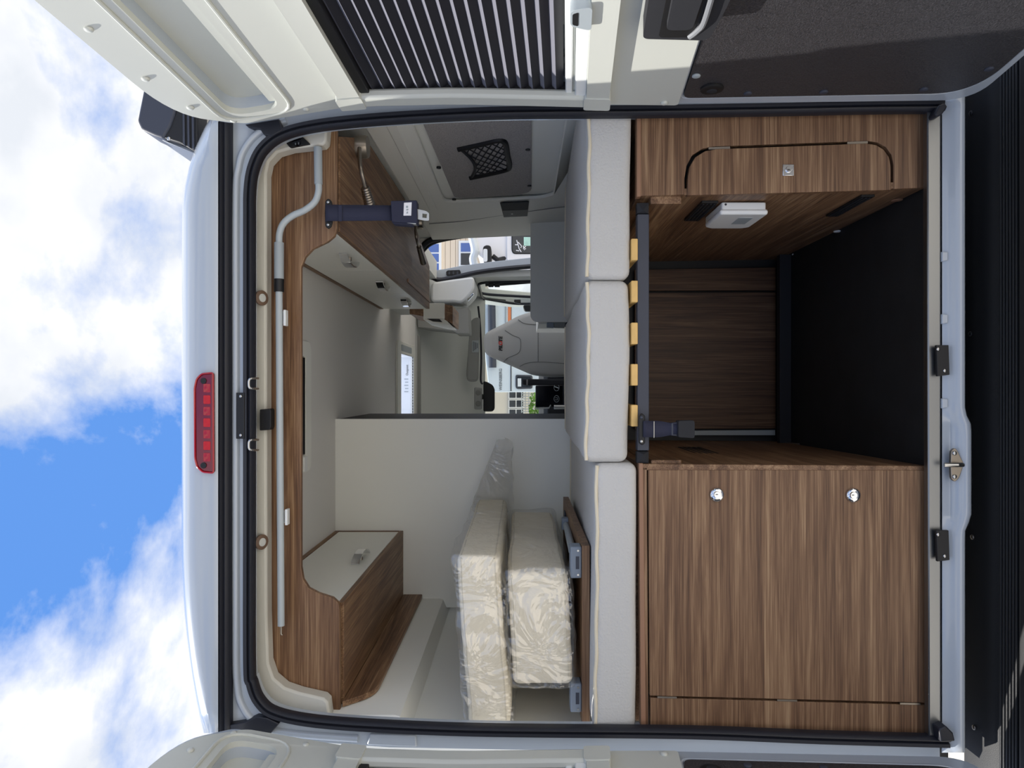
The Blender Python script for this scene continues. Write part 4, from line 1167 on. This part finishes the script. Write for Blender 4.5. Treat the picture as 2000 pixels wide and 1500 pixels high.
h2 = thing('roof_hatch', V(0.0, 2.95, CEIL - 0.02), 'open bright roof hatch farther inside near the cab', 'hatch')
z = CEIL - 0.014
o = rnd([V(-0.30, 2.58, z), V(0.295, 2.58, z), V(0.295, 3.30, z), V(-0.30, 3.30, z)], 0.05)
part('frame', extrude(nb(), o, (0, 0, 0.0135), [[V(HX0, HY0, z), V(HX0, HY1, z), V(HX1, HY1, z), V(HX1, HY0, z)]]), 'cabinet_white', h2, bevel=0.004)
for a, b in (((HX0, HY0), (HX1, HY0)), ((HX1, HY0), (HX1, HY1)), ((HX1, HY1), (HX0, HY1)), ((HX0, HY1), (HX0, HY0))):
    d = Vector((a[0] + b[0], a[1] + b[1], 0)) / 2 - Vector(((HX0 + HX1) / 2, (HY0 + HY1) / 2, 0))
    d = d.normalized() * 0.008
    i2 = d * -0.4
    bm = add_faces(nb(), [V(a[0] + i2.x, a[1] + i2.y, z), V(b[0] + i2.x, b[1] + i2.y, z), V(b[0] + i2.x, b[1] + i2.y, CEIL + 0.10), V(a[0] + i2.x, a[1] + i2.y, CEIL + 0.10)], [(0, 1, 2, 3)])
    ob = part('upstand', bm, 'cab_light', h2, ang=0)
part('pane', extrude(nb(), [V(HX0 - 0.02, HY0 - 0.02, CEIL + 0.10), V(HX1 + 0.02, HY0 - 0.02, CEIL + 0.10), V(HX1 + 0.02, HY1 + 0.02, CEIL + 0.10), V(HX0 - 0.02, HY1 + 0.02, CEIL + 0.10)], (0, 0, 0.004)), 'acrylic', h2, ang=0)
part('handle_recess', extrude(nb(), rnd([V(0.235, 2.70, z - 0.0015), V(0.275, 2.70, z - 0.0015), V(0.275, 3.12, z - 0.0015), V(0.235, 3.12, z - 0.0015)], 0.015), (0, 0, 0.0015)), 'grip_grey', h2)
part('screen_bar', extrude(nb(), [V(HX0, HY1 - 0.05, z + 0.002), V(HX1, HY1 - 0.05, z + 0.002), V(HX1, HY1 - 0.02, z + 0.002), V(HX0, HY1 - 0.02, z + 0.002)], (0, 0, 0.01)), 'white_plastic', h2)
for k in range(22):
    x = HX0 + 0.01 + k * 0.0198
    bm = nb(); box(bm, x, x + 0.0095, HY1 - 0.046, HY1 - 0.024, CZ + z, CZ + z + 0.003); part('screen_dot', bm, 'black', h2, ang=0)
part('lettering', text_bm('Outpost', 0.022, V(0.125, HY1 - 0.006, CEIL + 0.030), (1, 0, 0), (0, 0, 1), 0.001), 'print', h2, ang=0)
for k in range(5):
    x = 0.06 - k * 0.022
    bm = nb(); box(bm, x, x + 0.006, HY1 - 0.006, HY1 - 0.005, CZ + CEIL + 0.022, CZ + CEIL + 0.050 - 0.006 * (k % 2)); part('marking', bm, 'grip_grey', h2, ang=0)

# ================================================================== KITCHEN BLOCK AND SLIDING DOOR
DKI = 3.62
kz = P(1036, 0, DKI).z
kx = P(0, 629, DKI).x
kt = thing('kitchen_unit', (0.6, DKI - D0 + 0.4, CZ + FLOOR), 'pale grey kitchen block with rounded corner beside the sliding door', 'kitchen unit')
o = rnd([Vector((kx, DKI - D0, CZ + FLOOR)), Vector((kx, DKI - D0, kz)), Vector((0.851, DKI - D0, kz)), Vector((0.851, DKI - D0, CZ + FLOOR))], [0, 0.045, 0, 0], 8)
part('end_panel', extrude(nb(), o, (0, 0.019, 0)), 'cabinet_white', kt, bevel=0.002)
bm = nb(); box(bm, kx + 0.02, 0.845, DKI - D0 + 0.33, DKI - D0 + 0.95, CZ + FLOOR, kz - 0.05); part('body', bm, 'cabinet_white', kt)
a = P(1068, 640, DKI + 0.05); b = P(1116, 627, DKI + 0.05)
for p0, p1, m in ((1068, 1082, 'plastic_blue'), (1083, 1104, 'cab_dark'), (1105, 1118, 'steel_blue')):
    part('hinge_block', plateP([(p0, 629), (p1, 629), (p1, 640), (p0, 639)], DKI + 0.02, 0.05), m, kt, bevel=0.003)
for x, y in ((1075, 445), (1078, 538)):
    part('screw_cap', disc(nb(), P(x, y, DKI), (0, -1, 0), 0.006, 0.002, 12), 'cabinet_white', kt)

sd = thing('door_3', V(0.87, 2.8, FLOOR), 'open sliding side door frame with black seals', 'door', kind='structure')
pth = smooth([P(x, y, 3.93) for x, y in ((820, 492), (834, 474), (862, 465), (920, 456), (980, 451), (1040, 449), (1110, 447), (1250, 446))], 5)
part('seal', sweep(nb(), pth, [(-0.014, 0.0), (-0.014, -0.02), (0, -0.03), (0.014, -0.02), (0.014, 0.0)]), 'rubber', sd, ang=60)
pth = smooth([P(x, y, 3.97) for x, y in ((822, 498), (838, 480), (864, 470), (920, 461), (980, 456), (1040, 454), (1110, 452), (1250, 451))], 5)
part('seal', sweep(nb(), pth, [(-0.008, 0.0), (-0.008, -0.02), (0.008, -0.02), (0.008, 0.0)]), 'black_soft', sd, ang=60)
part('rear_post', plateP([(800, 440), (1300, 396), (1300, 447), (1040, 449.5), (980, 451.5), (920, 456.5), (862, 465.5), (834, 475), (820, 490), (800, 496)], 3.93, 0.06), 'wall_white', sd)
pth = smooth([P(x, y, 5.22) for x, y in ((838, 536), (846, 543), (858, 547), (880, 544), (930, 533), (980, 526), (1036, 521), (1110, 516), (1300, 510))], 5)
part('seal', sweep(nb(), pth, [(-0.016, 0.0), (-0.016, -0.02), (0, -0.03), (0.016, -0.02), (0.016, 0.0)]), 'rubber', sd, ang=60)
part('front_post', plateP([(835, 530), (870, 525), (900, 519), (960, 511), (1036, 503), (1300, 490), (1300, 512), (1036, 521), (930, 532), (880, 543), (856, 547), (838, 545)], 5.24, 0.05), 'paint', sd, bevel=0.004)
part('latch_recess', plateP([(871, 531), (874, 528), (898, 527), (900, 532), (898, 537), (872, 538)], 5.225, 0.02, r=0.006), 'black', sd, bevel=0.002)
for x in (876, 884, 892):
    part('latch_rib', plateP([(x, 530), (x + 3, 530), (x + 3, 536), (x, 536)], 5.222, 0.01), 'steel_blue', sd)
bm = nb(); box(bm, 0.80, 0.93, 2.19, 3.46, CZ + 0.62, CZ + 0.80)
part('header', bm, 'cab_grey', sd)
bm = nb(); box(bm, 0.80, 0.93, 2.19, 3.46, CZ + FLOOR - 0.2, CZ + FLOOR); part('step', bm, 'cab_dark', sd)

# ================================================================== CAB
sec = [(5.12, CEIL + 0.01), (5.16, CEIL - 0.01), (5.24, 0.745), (5.55, 0.60), (5.72, 0.51), (5.86, 0.43), (5.96, 0.345), (6.02, 0.305), (6.06, 0.33), (6.02, 0.50), (5.6, 0.80), (5.12, 0.82)]
bm = extrude(nb(), [V(-0.95, d - D0, zz) for d, zz in sec], (1.83, 0, 0))
ch = solo('trim_8', bm, 'cab_grey', 'grey cab headliner sloping down to the windscreen', 'trim', ang=50, kind='structure')
part('groove', plateP([(815, 655), (821, 656), (822, 830), (815, 830)], 5.165, 0.02), 'cab_dark', ch, bevel=0.002)
part('side_cover', plateP([(815, 606), (870, 606), (915, 600), (917, 652), (892, 652), (886, 647), (822, 640), (815, 640)], 5.14, 0.25, r=0.01), 'cab_dark', ch, bevel=0.006)
part('bead', tube(nb(), smooth([P(x, y, 5.75) for x, y in ((934, 598), (938, 640), (940, 700), (939, 742), (943, 750))], 5), 0.008, 8), 'rubber', ch)

vs_ = thing('sun_visor', P(936, 690, 5.72), 'grey folded sun visor with sticker above the windscreen', 'visor')
part('flap', plateP([(921, 623), (937, 618), (937, 640), (934, 742), (928, 746), (913, 745), (910, 733), (914, 690), (917, 640)], 5.70, 0.03, r=0.03), 'cab_dark', vs_, bevel=0.008)
part('mirror_lid', plateP([(914, 691), (934, 691), (932, 742), (913, 741)], 5.696, 0.01, r=0.02), 'cab_dark', vs_, bevel=0.003)
st = part('sticker', plateP([(922, 665), (935, 665), (935, 688), (922, 688)], 5.697, 0.004), 'grip_grey', vs_, label='pale printed sticker')
for k in range(4):
    part('print', plateP([(924 + 2.6 * k, 667 + k), (925 + 2.6 * k, 667 + k), (925 + 2.6 * k, 686 - 2 * k), (924 + 2.6 * k, 686 - 2 * k)], 5.694, 0.003), 'print', st)

dc = thing('dome_console', P(940, 778, 5.70), 'grey overhead console with two round reading lights', 'console')
part('body', plateP([(926, 756), (941, 757), (941, 800), (926, 800)], 5.69, 0.05, r=0.015), 'cab_dark', dc, bevel=0.008)
for y in (767, 788):
    part('lens', disc(nb(), P(934, y, 5.69), (0, -1, 0), 0.022, 0.008, 18, dome=0.5), 'seam', dc)

mi = thing('rear_mirror', P(966, 775, 5.80), 'black panel of the rear-view screen at the windscreen', 'mirror')
part('housing', plateP([(944, 744), (952, 746), (962, 752), (966, 760), (966, 799), (962, 804), (944, 804)], 5.78, 0.05, r=0.015), 'black', mi, bevel=0.008)
part('stem', plateP([(936, 770), (946, 770), (946, 780), (936, 780)], 5.80, 0.03), 'black', mi)

wl = thing('cab_locker', P(885, 570, 5.1), 'smooth pale grey locker above the cab door', 'locker')
part('body', plateP([(842, 552), (880, 546), (926, 540), (926, 566), (916, 578), (902, 592), (886, 589), (842, 590)], 5.10, 0.40, r=0.03), 'cab_light', wl, bevel=0.015)
part('catch', plateP([(912, 584), (924, 572), (926, 575), (914, 588)], 5.08, 0.03), 'chrome', wl, bevel=0.003)

cs = thing('cab_shelf', P(868, 610, 4.15), 'small white open locker with wood sides behind the long overhead cabinet', 'locker')
part('upper_board', plateP([(800, 598), (828, 596), (828, 618), (800, 613)], 4.12, 0.40), 'wood_y', cs)
part('hanger', plateP([(759, 598), (800, 598), (800, 602), (759, 602)], 4.14, 0.38), 'cab_grey', cs)
part('face', plateP([(827, 592), (868, 592), (868, 622), (827, 622)], 4.10, 0.02), 'cabinet_white', cs, bevel=0.002)
part('floor_board', plateP([(827, 622), (868, 622), (880, 634), (860, 632), (827, 624)], 4.13, 0.40), 'cabinet_white', cs)
part('opening', plateP([(832, 622), (858, 623), (864, 629), (846, 628)], 4.125, 0.02), 'black', cs)
part('lower_board', plateP([(868, 594), (884, 597), (884, 633), (868, 624)], 4.13, 0.40), 'wood_y', cs)

# passenger door of the cab, seen at a shallow angle
cd = thing('door_4', V(0.83, 4.0, FLOOR), 'grey lined cab passenger door beyond the sliding door', 'door', kind='structure')
def cdp(y, zz, n=0.0):
    return V(0.845 - 0.10 * (y - 3.5) / 1.15 - n - 0.05 * max(0, zz), y, zz)
o = [cdp(3.50, 0.62), cdp(4.45, 0.42), cdp(4.70, 0.1), cdp(4.70, FLOOR), cdp(3.50, FLOOR)]
win = rnd([cdp(3.68, 0.33), cdp(4.25, 0.33), cdp(4.55, 0.05), cdp(4.55, -0.25), cdp(3.68, -0.25)], 0.09)
part('panel', extrude(nb(), o, (0.05, 0, 0), [win]), 'cab_grey', cd, bevel=0.006)
part('window_seal', tube(nb(), [p + Vector((-0.004, 0, 0)) for p in win], 0.012, 8, closed=True), 'rubber', cd)
part('pane', extrude(nb(), [p + Vector((0.025, 0, 0)) for p in win], (0.003, 0, 0)), 'glass', cd)
part('seal', tube(nb(), smooth([P(x, y, 5.9) for x, y in ((926, 560), (935, 570), (955, 575), (1000, 578), (1040, 580), (1110, 582))], 5), 0.012, 8), 'rubber', cd)
part('belt', tube(nb(), smooth([P(x, y, 5.45) for x, y in ((948, 557), (960, 556), (975, 556), (1040, 551))], 4), 0.010, 8), 'black', cd)
for x in (959, 971):
    bm = nb(); c = P(x, 557, 5.43); rbox(bm, c - Vector((0.015, 0.01, 0.02)), c + Vector((0.015, 0.01, 0.02)), 0.005, (1, 1, 1)); part('belt_guide', bm, 'black', cd)

cl5 = thing('door_5', V(-0.93, 4.0, FLOOR), 'grey lined cab driver door hidden behind the partition', 'door', kind='structure')
o = [V(-0.92, 3.44, 0.70), V(-0.92, 4.45, 0.42), V(-0.92, 4.70, 0.1), V(-0.92, 4.70, FLOOR), V(-0.92, 3.44, FLOOR)]
win = rnd([V(-0.92, 3.60, 0.36), V(-0.92, 4.25, 0.33), V(-0.92, 4.55, 0.05), V(-0.92, 4.55, -0.25), V(-0.92, 3.60, -0.25)], 0.09)
part('panel', extrude(nb(), o, (-0.05, 0, 0), [win]), 'cab_grey', cl5, bevel=0.006)
part('pane', extrude(nb(), [p + Vector((-0.025, 0, 0)) for p in win], (-0.003, 0, 0)), 'glass', cl5)
# windscreen and its frame
ws = thing('window_1', V(0, 4.6, -0.2), 'large sloping windscreen of the cab', 'window', kind='structure')
zt, zl = 0.32, -0.42
yt, yl = 6.0 - D0, 6.9 - D0
o = [V(-0.95, yt, zt), V(0.775, yt, zt), V(0.80, yl, zl), V(-0.95, yl, zl)]
part('pane', extrude(nb(), o, (0, 0.004, 0.003)), 'glass', ws, ang=0)
part('pillar', extrude(nb(), [V(0.765, yt, zt + 0.05), V(0.85, yt, zt + 0.05), V(0.90, yl, zl), V(0.81, yl, zl)], (0, 0.05, 0.05)), 'cab_grey', ws, bevel=0.01)
part('frit', extrude(nb(), [V(0.745, yt - 0.01, zt), V(0.765, yt - 0.01, zt), V(0.80, yl - 0.01, zl), V(0.78, yl - 0.01, zl)], (0, 0.003, 0.003)), 'black', ws)
im = thing('cab_mirror_sensor', P(1010, 598, 6.3), 'small black sensor block and mirror seen at the windscreen edge', 'sensor')
part('bracket', plateP([(1004, 585), (1017, 585), (1017, 593), (1004, 591)], 6.2, 0.04), 'black', im, bevel=0.005)
part('housing', plateP([(1021, 596), (1042, 594), (1044, 608), (1024, 608)], 6.2, 0.06, r=0.02), 'black', im, bevel=0.008)

# dashboard
db = thing('dashboard', V(-0.1, 4.3, FLOOR), 'dark dashboard with a tall black touchscreen', 'dashboard')
sec = [(6.85, -0.20), (6.3, -0.155), (6.0, -0.165), (5.85, -0.22), (5.82, -0.40), (5.95, -0.6), (6.0, FLOOR), (6.85, FLOOR)]
bm = extrude(nb(), [V(-0.9, d - D0, zz) for d, zz in sec], (1.63, 0, 0)); part('body', bm, 'black_soft', db, bevel=0.01)
DS = 5.60
sc = part('screen', plateP([(1046, 753), (1099, 752), (1100, 795), (1046, 796)], DS, 0.05, r=0.01), 'screen', db, bevel=0.004)
for y in (757, 779):
    pth = [P(1087 + 5.0 * math.cos(a), y + 6.5 * math.sin(a), DS - 0.003) for a in [2 * math.pi * k / 20 for k in range(20)]]
    part('dial_ring', tube(nb(), pth, 0.0018, 6, closed=True), 'grip_grey', sc)
part('dial_mark', tube(nb(), [P(1083, 755, DS - 0.003), P(1091, 758, DS - 0.003)], 0.003, 6), 'white_plastic', sc)
part('dial_mark', tube(nb(), [P(1084, 777, DS - 0.003), P(1089, 777, DS - 0.003), P(1089, 781, DS - 0.003), P(1084, 781, DS - 0.003)], 0.002, 6), 'grip_grey', sc)
st = part('switch_strip', plateP([(1102, 750), (1111, 751), (1112, 788), (1108, 792), (1102, 790)], DS - 0.01, 0.05), 'cab_dark', db, bevel=0.003)
part('hazard_button', plateP([(1104, 764), (1110, 764), (1110, 775), (1104, 775)], DS - 0.014, 0.01), 'red_bright', st, bevel=0.002)
for y in (756, 760, 780, 785):
    part('button', disc(nb(), P(1106, y, DS - 0.01), (0, -1, 0), 0.004, 0.004, 10), 'grip_grey', st)
part('knob', tube(nb(), [P(1082, 795, DS - 0.05), P(1106, 795, DS - 0.05)], 0.018, 14), 'steel', db)
part('lever', tube(nb(), [P(1046, 798, DS - 0.02), P(1072, 797, DS - 0.02), P(1076, 791, DS - 0.02)], 0.006, 8), 'steel', db)

# swivel cab seat
DSe = 4.95
so_ = thing('captain_chair', P(1300, 665, DSe), 'grey cab seat with lettered headrest seen from behind', 'seat')
outl = [(945, 656), (946, 684), (951, 694), (981, 707), (1015, 722), (1040, 733), (1075, 737), (1115, 735), (1300, 735), (1300, 600), (1115, 600), (1075, 602), (1040, 608), (1012, 617), (981, 634), (954, 647)]
bm = nb()
def ring(scale, D):
    c = Vector((0, 0, 0))
    pts = rnd([P(x, y, D) for x, y in outl], 0.03, 3)
    cx = P(1120, 668, D)
    return [cx + (p - cx) * scale for p in pts]
R = [ring(0.90, DSe - 0.035), ring(0.965, DSe - 0.022), ring(1.0, DSe), ring(1.0, DSe + 0.06), ring(0.93, DSe + 0.10)]
rv = [[bm.verts.new(p) for p in r] for r in R]
n = len(rv[0])
for A_, B_ in zip(rv, rv[1:]):
    for k in range(n):
        bm.faces.new((A_[k], A_[(k + 1) % n], B_[(k + 1) % n], B_[k]))
bm.faces.new(rv[0]); bm.faces.new(list(reversed(rv[-1])))
part('backrest', bm, 'seat_fabric', so_, ang=60)
dse = DSe - 0.037
for pts in ([(986, 645), (1002, 655), (1014, 660), (1017, 668), (1016, 683), (1010, 691), (990, 700), (984, 708)], [(1051, 633), (1051, 706)], [(1015, 716), (1030, 709), (1060, 707), (1115, 711)], [(1012, 624), (1026, 632), (1060, 634), (1115, 633)]):
    part('seam', tube(nb(), smooth([P(x, y, dse + 0.001) for x, y in pts], 4), 0.0022, 6), 'seam', so_)
rt, up = (1, 0, 0), (0, 0, 1)
cT = lambda y: P(978, y, dse - 0.001)
for ch_, y, m in (('PIL', 679.5, 'logo_black'), ('O', 670.5, 'logo_red'), ('TE', 662.5, 'logo_black')):
    part('lettering', text_bm(ch_, 0.034, cT(y), rt, up, 0.002, shear=0.15, bold=0.0012), m, so_, ang=0)
bm = nb(); pth = [P(1020, 746, DSe - 0.05), P(1045, 746, DSe - 0.05), P(1106, 746, DSe - 0.05)]
part('armrest', plateP([(1020, 741), (1030, 740), (1106, 741), (1107, 752), (1030, 753), (1020, 751)], DSe - 0.06, 0.06, r=0.012), 'black_soft', so_, bevel=0.012, label='black folded armrest')
part('armrest_cap', plateP([(1028, 741), (1031, 741), (1031, 752), (1028, 752)], DSe - 0.062, 0.064), 'nickel', so_)

# ================================================================== OUTSIDE
# clad building seen through the sliding door
def facade(name, lab, D, x0, x1, zr0, zr1, m):
    t = thing(name, ((x0 + x1) / 2, D - D0, 0), lab, 'building')
    bm = nb(); box(bm, x0, x1, D - D0 + 0.03, D - D0 + 5, 0, CZ + zr1)
    part('wall', bm, m, t, ang=0)
    return t
DBd = 14.0
bd = facade('clad_building', 'cream clad building with blue windows behind the sliding door', DBd, 1.5, 7.0, -1.5, 3.2, 'siding')
for k in range(46):
    z0_ = CZ - 1.5 + k * 0.1
    bm = nb(); box(bm, 1.5, 7.0, DBd - D0, DBd - D0 + 0.03, z0_, z0_ + 0.093)
    part('siding_plank', bm, 'siding', bd, ang=0)
for wx0, wx1, wy0, wy1, bars, pm in ((800, 857, 475, 535, (494, 513), ('window_blue',) * 3), (900, 919, 473, 519, (493,), ('window_blue', 'window_dark'))):
    fr2 = part('window', plateP([(wx0 - 4, wy0 - 3), (wx1 + 5, wy0 - 3), (wx1 + 5, wy1 + 3), (wx0 - 4, wy1 + 3)], DBd - 0.04, 0.06), 'white_plastic', bd)
    ed = [wy0] + list(bars) + [wy1]
    for (a, b), m in zip(zip(ed, ed[1:]), pm):
        part('pane', plateP([(wx0, a + 1.5), (wx1, a + 1.5), (wx1, b - 1.5), (wx0, b - 1.5)], DBd - 0.05, 0.02), m, fr2)

def wheels(t, cx, y, zs=0.34):
    for dx in cx:
        bm = nb(); tube(bm, [Vector((dx, y, zs)), Vector((dx + 0.22, y, zs))], zs, 24)
        w = part('wheel', bm, 'tyre', t)
        part('hub', disc(nb(), (dx - 0.005, y, zs), (-1, 0, 0), 0.2, 0.01, 20), 'steel', w)
# white van next to the sliding door
DV = 8.6
pv = thing('parked_van', (2.2, DV - D0 + 1.5, 0), 'white parked van with black mirror seen through the sliding door', 'van')
x0, x1 = 1.42, 3.3
o = rnd([Vector((x0, DV - D0, 0.35)), Vector((x0, DV - D0, 1.5)), P(985, 520, DV), P(935, 505, DV), P(922, 465, DV), Vector((x1, DV - D0, CZ + 0.62)), Vector((x1, DV - D0, 0.35))], [0.1, 0.05, 0.1, 0.12, 0.2, 0.2, 0.1])
part('body', extrude(nb(), o, (0, 4.8, 0)), 'van_white', pv, bevel=0.03)
part('front_panel', plateP([(989, 455), (1060, 455), (1060, 510), (989, 508)], DV - 0.02, 0.03, r=0.03), 'van_white', pv, bevel=0.01)
gw = part('window', plateP([(999, 457), (1056, 455), (1056, 496), (1003, 496), (999, 490)], DV - 0.03, 0.02, r=0.03), 'black', pv, bevel=0.004)
part('pane', plateP([(1001, 459), (1054, 457), (1054, 494), (1004, 494), (1001, 489)], DV - 0.032, 0.01, r=0.03), 'window_dark', gw)
part('price_note', plateP([(1023, 463), (1037, 463), (1037, 480), (1023, 480)], DV - 0.036, 0.004), 'sticker_green', gw)
for pts in ([(1009, 469), (1011, 475), (1014, 486), (1018, 492)], [(1006, 478), (1012, 478)], [(1008, 489), (1014, 490)], [(1012, 473), (1019, 481), (1017, 484)], [(1022, 480), (1023, 484), (1027, 486), (1024, 488), (1022, 485), (1027, 481)]):
    part('chalk_mark', tube(nb(), [P(x, y, DV - 0.036) for x, y in pts], 0.006, 6), 'label_white', gw)
mr = part('mirror', plateP([(943, 482), (950, 478), (959, 480), (960, 512), (944, 513)], DV - 0.25, 0.2, r=0.03), 'black', pv, bevel=0.02)
part('mirror_glass', plateP([(944, 486), (952, 486), (952, 511), (944, 511)], DV - 0.255, 0.02, r=0.02), 'cab_light', mr)
part('mirror_arm', tube(nb(), [P(962, 500, DV - 0.1), P(972, 508, DV - 0.1), P(985, 505, DV + 0.02)], 0.03, 8), 'black', pv)
part('fender', tube(nb(), smooth([P(x, y, DV - 0.01) for x, y in ((922, 463), (928, 490), (924, 505), (927, 520), (932, 530))], 4), 0.05, 10), 'van_blue', pv)
wheels(pv, (1.42, 3.05), DV - D0 + 0.9)

# light blue motorhome in front of the windscreen
DM = 11.0
mh = thing('parked_motorhome', (1.0, DM - D0 + 1, 0), 'pale motorhome with dark awning and lettering beyond the windscreen', 'motorhome')
o = rnd([P(1200, 766, DM), P(955, 766, DM), P(948, 700, DM), P(944, 588, DM), P(1200, 588, DM)], [0.02, 0.12, 0.05, 0.02, 0.02])
part('body', extrude(nb(), o, (0, 2.1, 0)), 'van_blue', mh, bevel=0.02)
part('awning', tube(nb(), [P(960, 590, DM - 0.08), P(962, 718, DM - 0.08)], 0.06, 14), 'steel_blue', mh)
part('trim_line', plateP([(997, 590), (999, 590), (999, 764), (997, 764)], DM - 0.01, 0.02), 'print', mh)
part('stripe', plateP([(992, 596), (998, 596), (998, 634), (992, 634)], DM - 0.012, 0.02), 'orange', mh)
part('post', plateP([(986, 596), (989, 596), (989, 640), (986, 640)], DM - 0.012, 0.02), 'grip_grey', mh)
w = part('window', plateP([(1007, 732), (1040, 733), (1040, 759), (1010, 760), (1007, 756)], DM - 0.02, 0.03, r=0.03), 'print', mh, bevel=0.005)
part('pane', plateP([(1010, 735), (1037, 736), (1037, 756), (1010, 757)], DM - 0.024, 0.02, r=0.03), 'window_dark', w)
part('curtain', plateP([(1011, 739), (1018, 739), (1018, 755), (1011, 755)], DM - 0.028, 0.01), 'cab_light', w)
part('lettering', text_bm('WEINSBERG', 0.062, P(978, 741, DM - 0.004), (1, 0, 0), (0, 0, 1), 0.004), 'print', mh, ang=0)
wheels(mh, (0.0, 1.05), DM - D0 + 0.5)
DG = 22.0
b2 = facade('office_building', 'cream building with two dark windows beyond the motorhome', DG, -6, 4, -1.5, 1.6, 'facade')
for ya, yb in ((764, 778), (781, 796), (799, 812)):
    w = part('window', plateP([(993, ya - 1), (1024, ya - 1), (1024, yb + 1), (993, yb + 1)], DG - 0.05, 0.07), 'white_plastic', b2)
    part('pane', plateP([(995, ya + 1), (1007, ya + 1), (1007, yb - 1), (995, yb - 1)], DG - 0.06, 0.02), 'window_dark', w)
    part('pane', plateP([(1009, ya + 1), (1022, ya + 1), (1022, yb - 1), (1009, yb - 1)], DG - 0.06, 0.02), 'window_dark', w)
fe = thing('fence', P(1040, 785, 18), 'pale wire fence in front of the office building', 'fence')
for k in range(9):
    a = P(1018, 764 + k * 5, 18.0); bm = tube(nb(), [Vector((a.x, a.y, 0)), a], 0.012, 6); part('bar', bm, 'grip_grey', fe)
for px in (1019, 1026, 1033):
    part('rail', tube(nb(), [P(px, 763, 18.0), P(px, 806, 18.0)], 0.012, 6), 'grip_grey', fe)
bm = nb()
for k in range(1500):
    c = Vector((random.uniform(-0.85, 0.25), 15.2 + random.uniform(-0.2, 0.2) - D0, random.uniform(0.25, 1.36)))
    a = noise.random_unit_vector() * 0.05; b = noise.random_unit_vector() * 0.035
    add_faces(bm, [c - a, c + b, c + a, c - b], [(0, 1, 2, 3)])
hg = thing('hedge', (-0.3, 15.2 - D0, 0), 'bright green clipped hedge below the office building', 'hedge')
part('foliage', bm, 'leaf', hg, ang=0, kind='stuff')
bm = nb()
for k in range(5):
    x = -0.8 + 0.25 * k; tube(bm, [Vector((x, 15.2 - D0, 0)), Vector((x, 15.2 - D0, 0.5))], 0.02, 6)
    part('stem', bm, 'wood_z', hg); bm = nb()
bm.free()
